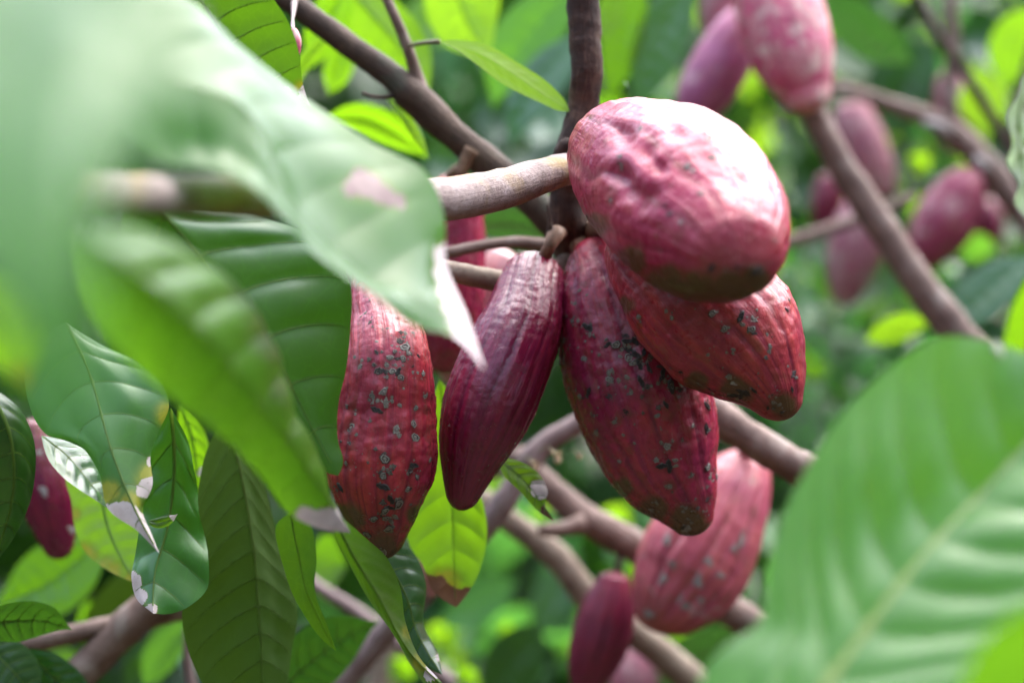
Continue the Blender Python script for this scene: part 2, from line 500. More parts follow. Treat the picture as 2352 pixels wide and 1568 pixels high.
def leaf(name, label, mid, left=None, right=None, w=None, mat='mid', face=1, dl=0.0, dr=0.0, roll=0.0, fold=0.0,
         n=(56, 25), nlat=9, quilt=0.0016, lean=0.22, camber=0.0, wave=0.0, wavek=5.0, veins=True, laterals=True, vein_mat=None,
         dry=(), dry_mats=None, yellow=(), petiole=None, group=None, cat='leaf', midrib_w=0.0012, prof=None, jag=0.35, lat_w=0.0005, ph=0.0, stalk_mat=None):
    nu, nv = n
    half = nv // 2
    t = np.linspace(0, 1, nu)
    M = resample(pts3(mid), nu)
    toward = np.array([0, -1.0, 0])
    if left is None:
        T = nrm(np.gradient(M, axis=0))
        S = nrm(np.cross(T, toward))
        Nn = nrm(np.cross(S, T))
        cr, sr = math.cos(math.radians(roll)), math.sin(math.radians(roll))
        S, Nn = S * cr + Nn * sr, Nn * cr - S * sr
        wl, wr = (w, w) if not isinstance(w, tuple) else w
        dm = np.mean([RD(p[2]) for p in mid])
        pu, pw = (PU, PW) if prof is None else (np.array(prof[0]), np.array(prof[1]))
        pr = resample(np.stack([pu, pw], 1), 200)
        pr_w = np.interp(t, np.maximum.accumulate(pr[:, 0]), np.maximum(pr[:, 1], 0))
        cf, sf = math.cos(math.radians(fold)), math.sin(math.radians(fold))
        A = M + (pr_w * wl * dm / F)[:, None] * (S * cf + Nn * sf)
        B = M + (pr_w * wr * dm / F)[:, None] * (-S * cf + Nn * sf)
    else:
        md = M[:, 1]
        def edge(lst, off):
            if len(lst[0]) == 3:
                e = resample(pts3([mid[0]] + list(lst) + [mid[-1]]), nu)
            else:
                a = np.array([mid[0][:2]] + list(lst) + [mid[-1][:2]], float)
                e2 = resample(a, nu)
                dd = md + off * np.sin(np.pi * t) ** 0.8
                e = np.stack([P(x, y, d) for (x, y), d in zip(e2, dd)])
            return e
        A, B = edge(left, dl), edge(right, dr)
    if wave:
        wn_ = nrm(np.cross(np.gradient(M, axis=0), A - B + 1e-9))
        env = np.sin(np.pi * t) ** 0.6
        A = A + wn_ * (wave * env * np.sin(wavek * 2 * np.pi * t + ph))[:, None]
        B = B + wn_ * (wave * env * np.sin(wavek * 2 * np.pi * t + 1.7 + ph))[:, None]
    s = np.linspace(-1, 1, nv)
    G = np.zeros((nu, nv, 3))
    for j, sv in enumerate(s):
        E = A if sv < 0 else B
        G[:, j] = M + (E - M) * abs(sv)
    # normals of the flat sheet, turned to the upper side
    def normals(G):
        return nrm(np.cross(np.gradient(G, axis=0), np.gradient(G, axis=1)))
    Nf = normals(G)
    cen = nrm(np.array([0, 0, CAM_Z]) - G)
    sgn = np.sign(np.sum(Nf[2:-2] * cen[2:-2]))
    flip = sgn * face
    Nf = Nf * flip
    wid = np.linalg.norm(A - M, axis=1) + np.linalg.norm(B - M, axis=1)
    sa = np.abs(s)[None, :]
    uu = t[:, None]
    lean_s = lean * sa ** 1.5
    u0 = (uu - lean_s) / (1 - lean_s)
    fr = np.clip(u0, 0, 1) * nlat
    fr = fr - np.floor(fr)
    env = np.clip(wid / (wid.max() + 1e-9), 0, 1)[:, None]
    bump = np.sin(np.pi * fr) ** 0.7 * (np.clip(sa, 0, 1) ** 0.4) * (1 - sa ** 3) * (u0 > 0)
    hgt = quilt * bump * env
    hgt = hgt + camber * 4 * sa * (1 - sa) * 0.25 * wid[:, None]
    # slight irregular buckling
    oz = random.random() * 50
    nz = np.array([[mnoise.noise(Vector((u * 4 + oz, v * 2.2, oz))) for v in s] for u in t])
    hgt = hgt + nz * 0.05 * wid[:, None] * env * 0.6
    G = G + Nf * hgt[..., None]
    Nf = normals(G) * flip
    # attributes
    yel = np.zeros((nu, nv))
    px = proj(G)
    for (yx, yy, yr) in yellow:
        yel = np.maximum(yel, 1 - smooth(0.35, 1.0, np.hypot(px[..., 0] - yx, px[..., 1] - yy) / yr))
    drym = np.full((nu, nv), -1, int)
    if dry:
        jn = np.array([[mnoise.fractal(Vector((a * 0.02 + oz, b * 0.02, 3.1)), 1.0, 2.0, 4) for a, b in row] for row in px])
    for k, (dx, dy, dr_) in enumerate(dry):
        q = np.hypot(px[..., 0] - dx, px[..., 1] - dy) / dr_
        drym = np.where(q + jag * jn < 1.0, k, drym)
        yel = np.maximum(yel, 0.5 * (1 - smooth(1.0, 1.2, q + 0.2 * jn)))
    arc = np.concatenate([[0], np.cumsum(np.linalg.norm(np.diff(M, axis=0), axis=1))])
    UV = np.zeros((nu, nv, 2))
    UV[..., 0] = arc[:, None]
    UV[..., 1] = s[None, :] * 0.5 * wid.max() * (0.4 + 0.6 * env)
    base = M[0]
    root = thing(name, label, cat, base, group)
    ids = np.arange(nu * nv).reshape(nu, nv)
    groups = {}
    for i in range(nu - 1):
        for j in range(nv - 1):
            q = [ids[i, j], ids[i + 1, j], ids[i + 1, j + 1], ids[i, j + 1]]
            if flip < 0:
                q.reverse()
            k = int(np.bincount(drym[i:i+2, j:j+2].ravel() + 1).argmax()) - 1
            groups.setdefault(k, []).append([int(a) for a in q])
    V = (G - base).reshape(-1, 3)
    yf = yel.ravel()
    uvf = UV.reshape(-1, 2)
    for k, fs in groups.items():
        used = np.unique(np.array(fs))
        rem = {int(a): b for b, a in enumerate(used)}
        f2 = [[rem[a] for a in q] for q in fs]
        if k < 0:
            me = mesh_from('blade', V[used], f2, LM[mat], uvf[used], {'yellow': yf[used]})
            obj('blade', me, root)
        else:
            dm_ = (dry_mats or [DRY_W] * 9)[k]
            me = mesh_from('dry_patch', V[used], f2, dm_, uvf[used])
            o = obj('dry_patch', me, root)
            o['label'] = {'dry_leaf_bleached': 'bleached white dry patch', 'dry_leaf_brown': 'brown withered patch',
                          'dry_leaf_pinkish': 'pinkish brown withered patch'}[dm_.name]
    # veins: raised strips that follow the surface
    def at_uv(u, v):
        fu = np.clip(u * (nu - 1), 0, nu - 1.001)
        fv = np.clip((v + 1) * 0.5 * (nv - 1), 0, nv - 1.001)
        i, j = fu.astype(int), fv.astype(int)
        a, b = (fu - i)[:, None], (fv - j)[:, None]
        def bl(Q):
            return (Q[i, j]*(1-a)*(1-b) + Q[i+1, j]*a*(1-b) + Q[i, j+1]*(1-a)*b + Q[i+1, j+1]*a*b)
        return bl(G), nrm(bl(Nf))
    vis = 1 if face > 0 else -1
    vm = vein_mat or VEIN
    def strip(nm, u, v, w0, w1):
        p, nn = at_uv(u, v)
        tt = nrm(np.gradient(p, axis=0))
        sd = nrm(np.cross(tt, nn))
        ww = np.linspace(w0, w1, len(u))[:, None]
        top = p + nn * vis * ww * 0.55
        a = p + sd * ww - nn * vis * 0.0001
        b = p - sd * ww - nn * vis * 0.0001
        vv = np.concatenate([a, top, b]) - base
        m_ = len(u)
        fs = []
        for i in range(m_ - 1):
            fs.append([i, i+1, m_+i+1, m_+i])
            fs.append([m_+i, m_+i+1, 2*m_+i+1, 2*m_+i])
        obj(nm, mesh_from(nm, vv, fs, vm), root)
    if veins:
        strip('midrib', np.linspace(0.0, 0.96, 40), np.zeros(40), midrib_w, midrib_w * 0.35)
        for sg in (-1, 1) if laterals else ():
            for k in range(1, nlat):
                a = np.linspace(0.0, 0.93, 14)
                u0_ = k / nlat
                ls = lean * a ** 1.5
                u = u0_ * (1 - ls) + ls
                if u[-1] > 0.97:
                    continue
                strip('lateral_vein', u, sg * a, lat_w, lat_w * 0.4)
    if petiole:
        tube_mesh('petiole', [tuple(p) for p in petiole], stalk_mat or PETIOLE, root, base, seg=8, noise_amt=0.03)
    return root

# ------------------------------------------------------------------ tubes / branches
def tube_mesh(name, pts, mat, parent, base, seg=18, noise_amt=0.09, step=0.004, cap=True, knots=(), freq=60.0):
    """pts: (x, y, depth, radius) in layout units"""
    c = np.array([list(P(p[0], p[1], RD(p[2]))) + [p[3] * RD(p[2]) / F] for p in pts])
    ln = np.linalg.norm(np.diff(c[:, :3], axis=0), axis=1).sum()
    n = int(max(8, min(180, ln / step)))
    r = resample(c, n)
    p, rad = r[:, :3], np.maximum(r[:, 3], 0.0003)
    T = nrm(np.gradient(p, axis=0))
    ref = np.array([0.13, 0.97, 0.21])
    n1 = nrm(ref - T * (T @ ref)[:, None])
    n2 = np.cross(T, n1)
    an = np.linspace(0, 2 * np.pi, seg, endpoint=False)
    V = np.zeros((n, seg, 3))
    oz = random.random() * 90
    for i in range(n):
        for j in range(seg):
            dv = n1[i] * math.cos(an[j]) + n2[i] * math.sin(an[j])
            q = p[i] + dv * rad[i]
            k = 1 + noise_amt * (mnoise.noise(Vector(q * freq) + Vector((oz, 0, 0))) + 0.6 * mnoise.noise(Vector(q * freq * 3.1) + Vector((0, oz, 0))))
            V[i, j] = p[i] + dv * rad[i] * k
    for (kt, ka, kw) in knots:      # rings of swollen bark at fraction kt
        tt = np.linspace(0, 1, n)
        g = ka * np.exp(-((tt - kt) / kw) ** 2)
        V += (V - p[:, None, :]) * g[:, None, None]
    arc = np.concatenate([[0], np.cumsum(np.linalg.norm(np.diff(p, axis=0), axis=1))])
    uv = np.zeros((n, seg, 2))
    uv[..., 0] = arc[:, None] * 10
    uv[..., 1] = an[None, :] / (2 * np.pi)
    verts = V.reshape(-1, 3)
    faces = []
    for i in range(n - 1):
        for j in range(seg):
            j2 = (j + 1) % seg
            faces.append([i * seg + j, (i + 1) * seg + j, (i + 1) * seg + j2, i * seg + j2])
    uvl = uv.reshape(-1, 2)
    if cap:
        e0, e1 = len(verts), len(verts) + 1
        verts = np.concatenate([verts, [p[0] - T[0] * rad[0] * 0.35], [p[-1] + T[-1] * rad[-1] * 0.35]])
        uvl = np.concatenate([uvl, [[0, 0]], [[arc[-1] * 10, 0]]])
        for j in range(seg):
            j2 = (j + 1) % seg
            faces.append([e0, j, j2])
            faces.append([e1, (n - 1) * seg + j2, (n - 1) * seg + j])
    # outward orientation
    f = faces[0]
    a, b, c_ = verts[f[0]], verts[f[1]], verts[f[2]]
    if np.dot(np.cross(b - a, c_ - a), a - p[0]) < 0:
        faces = [q[::-1] for q in faces]
    me = mesh_from(name, verts - base, faces, mat, uvl)
    return obj(name, me, parent)

def branch(name, label, parts, cat='branch', group=None):
    """parts: list of (part name, points, material, kwargs); one thing"""
    q0 = parts[0][1][0]
    base = P(q0[0], q0[1], RD(q0[2]))
    root = thing(name, label, cat, base, group)
    for nm, pts, mat, kw in parts:
        tube_mesh(nm, pts, BK[mat] if isinstance(mat, str) else mat, root, base, **kw)
    return root

# ------------------------------------------------------------------ pods
def make_scab_meshes():
    out = []
    pal = [(SCAB, SCAB_L), (SCAB, SCAB_P), (SCAB_L, SCAB), (SCAB, SCAB), (SCAB_P, SCAB_L), (SCAB_L, SCAB_P), (MILDEW, MILDEW)]
    for k in range(7):
        r_ = random.Random(40 + k)
        n = 13
        prof = [(1.05, -0.15), (0.86, 0.30), (0.60, 0.42), (0.40, 0.10), (0.2, 0.25)] if k < 4 else [(1.05, -0.15), (0.80, 0.16), (0.5, 0.10), (0.25, 0.28)]
        vv, ff, mi = [], [], []
        sq = 1 + r_.uniform(-0.3, 0.4)
        ph = [r_.uniform(-0.38, 0.3) for _ in range(n)]
        for (r, h) in prof:
            for j in range(n):
                a = 2 * math.pi * j / n
                rr = r * (1 + ph[j] * (r ** 0.5))
                vv.append((rr * math.cos(a) * sq, rr * math.sin(a) / sq, h + r_.uniform(-0.10, 0.10) * (h > 0)))
        vv.append((0, 0, prof[-1][1] + 0.1))
        for i in range(len(prof) - 1):
            for j in range(n):
                j2 = (j + 1) % n
                ff.append([i * n + j, i * n + j2, (i + 1) * n + j2, (i + 1) * n + j])
                mi.append((0 if i in (0, 2) else 1) if r_.random() > 0.18 else 1)
        e = len(vv) - 1
        o = (len(prof) - 1) * n
        for j in range(n):
            ff.append([o + j, o + (j + 1) % n, e])
            mi.append(1)
        me = bpy.data.meshes.new('scab')
        me.from_pydata(vv, [], ff)
        for m_ in pal[k]:
            me.materials.append(m_)
        me.polygons.foreach_set('material_index', mi)
        out.append(me)
    return out
SCABS = make_scab_meshes()

def pod(name, label, st, mat, ridges=10, rdepth=0.05, wart=0.012, n=(150, 110), rot=0.0, stalk=None, scabs=(), group=None,
        e0=0.05, e1=0.05, dents=(), cat='cacao pod', stalk_mat=None, lumpy=0.012, scurf=(), sat=0.6, extra=0):
    nt_, na = n
    tt = 0.5 - 0.5 * np.cos(np.linspace(0, np.pi, nt_))
    tt = 0.35 * tt + 0.65 * np.linspace(0, 1, nt_)
    c = np.array([list(P(x, y, RD(d))) + [r * RD(d) / F] for (x, y, d, r) in st])
    r4 = resample(c, nt_, tt)
    p, rad = r4[:, :3], np.maximum(r4[:, 3], 0.0)
    cap = np.sqrt(np.clip(1 - (1 - np.clip(tt / e0, 0, 1)) ** 2, 0, 1)) * np.sqrt(np.clip(1 - (1 - np.clip((1 - tt) / e1, 0, 1)) ** 2, 0, 1))
    rad = rad * cap
    T = nrm(np.gradient(resample(c, nt_, tt)[:, :3], axis=0))
    ref = np.array([0, -1.0, 0.0])
    n1 = nrm(ref - T * (T @ ref)[:, None])
    n2 = np.cross(T, n1)
    an = np.linspace(0, 2 * np.pi, na, endpoint=False) + rot
    oz = random.random() * 70
    V = np.zeros((nt_, na, 3))
    RG = np.zeros((nt_, na))
    rm = rad.max()
    for i in range(nt_):
        renv = smooth(0.0, 0.10, tt[i]) * (1 - smooth(0.9, 1.0, tt[i]))
        for j in range(na):
            dv = n1[i] * math.cos(an[j]) + n2[i] * math.sin(an[j])
            q = p[i] + dv * rad[i]
            w1 = mnoise.noise(Vector((q[0] * 30 + oz, q[1] * 30, q[2] * 30)))
            a = an[j] * ridges / 2 + w1 * 0.5
            # paired ridges: a broad furrow and a shallow furrow
            fur = 1 - abs(math.cos(a)) ** 0.7
            fur2 = abs(math.sin(a)) ** 6
            rg = fur
            h = -rdepth * ((1 - abs(math.sin(a))) ** 2.2 + 0.45 * fur2) * renv
            wv = mnoise.noise(Vector((q[0] * 150 + oz, q[1] * 150, q[2] * 150)))
            wv2 = mnoise.noise(Vector((q[0] * 320, q[1] * 320 + oz, q[2] * 320)))
            lump = 0.03 * w1 + lumpy * mnoise.noise(Vector((q[0] * 70 + oz, q[1] * 70, q[2] * 70 + oz))) + wart * (1.3 * wv + 0.7 * wv2)
            k = 1 + h + lump * min(1.0, rad[i] / (0.4 * rm + 1e-9))
            RG[i, j] = 1 - ((1 - abs(math.sin(a))) ** 2.2) * renv
            V[i, j] = p[i] + dv * rad[i] * k
    if dents:
        px = proj(V)
        facing = (V - p[:, None, :])[..., 1] < 0
        for (dx, dy, dr, dd) in dents:
            g = np.exp(-(((px[..., 0] - dx) ** 2 + (px[..., 1] - dy) ** 2) / dr ** 2)) * facing
            V = V - nrm(V - p[:, None, :]) * (g * dd)[..., None]
    UV = np.zeros((nt_, na, 2))
    UV[..., 0] = (np.abs(((an - rot) / np.pi) - 1.0))[None, :]
    UV[..., 1] = tt[:, None]
    base = p[0]
    verts = V.reshape(-1, 3)
    faces = []
    for i in range(nt_ - 1):
        for j in range(na):
            j2 = (j + 1) % na
            faces.append([i * na + j, i * na + j2, (i + 1) * na + j2, (i + 1) * na + j])
    a, b, c_ = V[nt_ // 2, 0], V[nt_ // 2, 1], V[nt_ // 2 + 1, 1]
    if np.dot(np.cross(b - a, c_ - a), a - p[nt_ // 2]) < 0:
        faces = [q[::-1] for q in faces]
    root = thing(name, label, cat, base, group)
    pxv = proj(V).reshape(-1, 2)
    SU, SN = np.zeros(len(pxv)), np.zeros(len(pxv))
    for (sx, sy, sr) in scurf:
        SU = np.maximum(SU, 1 - smooth(0.3, 1.0, np.hypot(pxv[:, 0] - sx, pxv[:, 1] - sy) / sr))
    sc_all = []
    rs_ = random.Random(int(abs(st[0][0])))
    for sc in scabs:
        sc_all.append(sc)
        if sc[2] > 4.5 and (len(sc) < 4 or sc[3] != 6):
            for _ in range(rs_.choice((0, 1, 1, 2, 3)) if sat else 0):
                a_, q_ = rs_.uniform(0, 6.28), sc[2] * rs_.uniform(1.0, 1.9)
                sc_all.append((sc[0] + q_ * math.cos(a_), sc[1] + q_ * math.sin(a_), sc[2] * rs_.uniform(0.22, 0.6), rs_.choice((0, 1, 3, 4, 5, 5))))
    for sc in scabs:
        if len(sc) < 4 or sc[3] != 6:
            SN = np.maximum(SN, 0.75 * np.exp(-((pxv[:, 0] - sc[0]) ** 2 + (pxv[:, 1] - sc[1]) ** 2) / (1.7 * sc[2]) ** 2))
    mxr = max(q[3] for q in st)
    tries = 0
    while extra and tries < extra * 12 and len(sc_all) < len(scabs) * 2.2 + extra + 20:
        tries += 1
        q = rs_.choice(st[2:-1])
        ex, ey = q[0] + rs_.uniform(-1, 1) * q[3] * 0.9, q[1] + rs_.uniform(-40, 40)
        if mnoise.noise(Vector((ex * 0.014, ey * 0.011, 7.3 + st[0][0]))) < 0.12:
            continue
        sc_all.append((ex, ey, 1.3 + 4.5 * rs_.random() ** 2.2, rs_.choice((0, 4, 4, 5, 5, 1))))
    scabs = sc_all
    me = mesh_from('husk', verts - base, faces, PM[mat], UV.reshape(-1, 2), {'ridge': RG.ravel(), 'scurf': SU, 'stain': SN})
    hk = obj('husk', me, root)
    if stalk:
        tube_mesh('stalk', stalk, stalk_mat or STALK, root, base, seg=14, noise_amt=0.10, step=0.002, freq=140)
    if scabs:
        Nn = nrm(np.cross(np.gradient(V, axis=1), np.gradient(V, axis=0)))
        if np.sum(Nn * (V - p[:, None, :])) < 0:
            Nn = -Nn
        px = proj(V).reshape(-1, 2)
        Nf = Nn.reshape(-1, 3)
        face = np.sum(Nf * nrm(np.array([0, 0, CAM_Z]) - verts), axis=1)
        for k, sc in enumerate(scabs):
            sx, sy, sr = sc[:3]
            kind = sc[3] if len(sc) > 3 else random.choice([0, 1, 1, 2, 3, 4])
            d2 = (px[:, 0] - sx) ** 2 + (px[:, 1] - sy) ** 2 + np.where(face > 0.12, 0, 1e9)
            vi = int(np.argmin(d2))
            if d2[vi] > 400:
                continue
            o = obj('scab', SCABS[kind], hk, verts[vi] - base)
            r_m = 1.3 * sr * verts[vi][1] / F
            q = Vector(Nf[vi]).to_track_quat('Z', 'Y')
            o.rotation_mode = 'QUATERNION'
            from mathutils import Quaternion
            o.rotation_quaternion = q @ Quaternion((0, 0, 1), random.uniform(0, 6.28))
            o.scale = (r_m, r_m, min(r_m, 0.0022) * 0.5)
    return root
# ================================================================== THE PLACE
# ------------------------------------------------------------------ ground
def build_ground():
    n = 60
    xs = np.linspace(-1, 1, n)
    g = np.sign(xs) * np.abs(xs) ** 2.2 * 60
    verts, faces = [], []
    for y in g:
        for x in g:
            z = 0.05 * mnoise.noise(Vector((x * 0.7, y * 0.7, 0)))
            verts.append((x, y + 3, z))
    for i in range(n - 1):
        for j in range(n - 1):
            faces.append([i * n + j, i * n + j + 1, (i + 1) * n + j + 1, (i + 1) * n + j])
    m, nt, N, L = new_mat('forest_floor')
    out = N.new('ShaderNodeOutputMaterial')
    tc = N.new('ShaderNodeTexCoord')
    n1 = noise_n(nt, tc.outputs['Object'], 3.0, 6.0, 0.65)
    n2 = noise_n(nt, tc.outputs['Object'], 22.0, 5.0, 0.65)
    c = ramp(nt, n1, [(0.35, (0.028, 0.018, 0.011)), (0.65, (0.075, 0.048, 0.028))])
    c = mixc(nt, c, (0.11, 0.07, 0.035), ramp(nt, n2, [(0.52, 0.0), (0.66, 0.8)]))
    pr = N.new('ShaderNodeBsdfPrincipled')
    L.new(c, pr.inputs['Base Color'])
    pr.inputs['Roughness'].default_value = 0.9
    bp = N.new('ShaderNodeBump')
    bp.inputs['Distance'].default_value = 0.03
    L.new(n2, bp.inputs['Height'])
    L.new(bp.outputs[0], pr.inputs['Normal'])
    L.new(pr.outputs[0], out.inputs[0])
    o = obj('ground', mesh_from('ground', verts, faces, m))
    o['kind'] = 'structure'
build_ground()

# ------------------------------------------------------------------ far foliage, one mass each
def foliage(name, label, n, sampler, size, mat, droop=0.5, ratio=0.36, seed=1):
    r = np.random.default_rng(seed)
    tu = np.array([0, .12, .35, .6, .82, 1.0])
    tw = np.array([.03, .55, 1.0, .85, .4, 0.0])
    tmpl = []
    for u, w in zip(tu, tw):
        z = -0.35 * u ** 2
        tmpl += [(u, -w * ratio * .5, z + 0.06 * w), (u, 0, z), (u, w * ratio * .5, z + 0.06 * w)]
    tmpl = np.array(tmpl)
    fq = []
    for i in range(5):
        for j in range(2):
            fq.append([i*3+j, (i+1)*3+j, (i+1)*3+j+1, i*3+j+1])
    fq = np.array(fq)
    pos = sampler(r, n)
    yaw = r.uniform(0, 2 * np.pi, n)
    pit = r.normal(-droop, 0.45, n)
    rol = r.normal(0, 0.5, n)
    sc = size[0] + (size[1] - size[0]) * r.random(n) ** 1.4
    cy, sy = np.cos(yaw), np.sin(yaw)
    cp, sp = np.cos(pit), np.sin(pit)
    ex = np.stack([cy * cp, sy * cp, sp], 1)
    ey0 = np.stack([-sy, cy, 0 * cy], 1)
    ez0 = np.cross(ex, ey0)
    ey = ey0 * np.cos(rol)[:, None] + ez0 * np.sin(rol)[:, None]
    ez = np.cross(ex, ey)
    V = pos[:, None, :] + sc[:, None, None] * (tmpl[None, :, 0:1] * ex[:, None, :] + tmpl[None, :, 1:2] * ey[:, None, :] + tmpl[None, :, 2:3] * ez[:, None, :])
    faces = (np.arange(n)[:, None, None] * len(tmpl) + fq[None]).reshape(-1, 4)
    rn = np.repeat(r.random(n), len(tmpl))
    me = bpy.data.meshes.new(name)
    V = V.reshape(-1, 3)
    me.vertices.add(len(V))
    me.vertices.foreach_set('co', V.astype(np.float32).ravel())
    me.loops.add(faces.size)
    me.loops.foreach_set('vertex_index', faces.astype(np.int32).ravel())
    me.polygons.add(len(faces))
    me.polygons.foreach_set('loop_start', np.arange(0, faces.size, 4, dtype=np.int32))
    me.update(calc_edges=True)
    at = me.attributes.new('rnd', 'FLOAT', 'POINT')
    at.data.foreach_set('value', rn.astype(np.float32))
    me.shade_smooth()
    me.materials.append(mat)
    o = obj(name, me)
    o['kind'] = 'stuff'
    o['label'] = label
    o['category'] = 'foliage'
    return o

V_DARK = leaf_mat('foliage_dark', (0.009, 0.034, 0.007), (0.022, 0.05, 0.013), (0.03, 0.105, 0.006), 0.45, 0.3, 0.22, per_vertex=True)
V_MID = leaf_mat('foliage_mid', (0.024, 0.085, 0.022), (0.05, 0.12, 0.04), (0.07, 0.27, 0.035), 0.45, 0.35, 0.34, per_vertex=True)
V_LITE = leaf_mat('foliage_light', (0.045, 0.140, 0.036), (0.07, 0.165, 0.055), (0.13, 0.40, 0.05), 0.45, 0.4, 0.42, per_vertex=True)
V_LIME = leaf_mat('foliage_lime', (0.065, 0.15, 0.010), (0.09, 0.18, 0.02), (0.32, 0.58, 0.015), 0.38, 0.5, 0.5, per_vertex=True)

def s_back(r, n):
    y = r.uniform(3.0, 6.5, n)
    return np.stack([r.uniform(-0.34, 0.34, n) * y * 1.6, y, r.uniform(0.1, 1, n) * 3.0 * np.clip(y / 5, .7, 1)], 1)
def s_far(r, n):
    y = r.uniform(6.8, 9.5, n)
    return np.stack([r.uniform(-0.45, 0.45, n) * y, y, 4.2 * r.random(n)], 1)
def s_low(r, n):
    y = r.uniform(2.3, 4.2, n)
    x = r.uniform(-0.3, 0.3, n) * y * 1.4
    top = 0.95 + 0.25 * np.sin(x * 3.1 + 1.0) + 0.10 * np.sin(x * 9 + y * 5)
    return np.stack([x, y, top * r.uniform(0.35, 1, n) ** 0.5], 1)
def s_ring(r, n):
    a = r.uniform(0, 2 * np.pi, n)
    rad = r.uniform(3.4, 5.0, n)
    x, y = np.sin(a) * rad, np.cos(a) * rad + 0.6
    tall = 3.0 + 0.9 * smooth(0.3, -0.6, np.cos(a))       # unseen ring raised behind the camera to cut front fill light
    z = tall * r.random(n)
    front = (np.abs(x) < 0.40 * y) & (y > 0)
    x = np.where(front, x + np.sign(x + 1e-6) * 2.4, x)
    return np.stack([x, y, z], 1)
def s_lime(r, n):
    y = r.uniform(2.6, 3.6, n)
    px = 1500 + 1000 * r.random(n)
    py = -150 + 850 * r.random(n)
    return np.stack([(px - 1176) / F * y, y, CAM_Z - (py - 784) / F * y], 1)

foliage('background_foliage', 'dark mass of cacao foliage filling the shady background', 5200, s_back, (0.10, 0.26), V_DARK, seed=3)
foliage('background_foliage', 'mid green leaves scattered through the shady background', 2600, s_back, (0.06, 0.16), V_MID, seed=4)
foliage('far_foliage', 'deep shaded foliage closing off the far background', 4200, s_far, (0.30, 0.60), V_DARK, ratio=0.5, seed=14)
foliage('undergrowth', 'soft light green low undergrowth behind the lower branches', 3400, s_low, (0.04, 0.13), V_LITE, droop=0.2, ratio=0.55, seed=5)
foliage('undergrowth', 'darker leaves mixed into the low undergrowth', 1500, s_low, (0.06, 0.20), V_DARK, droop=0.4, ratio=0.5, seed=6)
foliage('sunlit_foliage', 'small lime green leaves glowing in the upper right background', 220, s_lime, (0.025, 0.06), V_LIME, ratio=0.6, seed=8)
def s_fern(r, n):
    y = r.uniform(2.3, 3.4, n)
    px = 1780 + 420 * r.random(n)
    py = 560 + 520 * r.random(n)
    return np.stack([(px - 1176) / F * y, y, CAM_Z - (py - 784) / F * y], 1)
foliage('fern_foliage', 'fine mottled leaflets in the shady gap right of the pod cluster', 420, s_fern, (0.02, 0.05), V_MID, ratio=0.5, seed=12)
foliage('light_blocking_foliage', 'unseen ring of leaves added around the camera to block side and back light', 9500, s_ring, (0.28, 0.55), V_DARK, seed=9)  # out-of-view leaves added to block light from the sides and behind

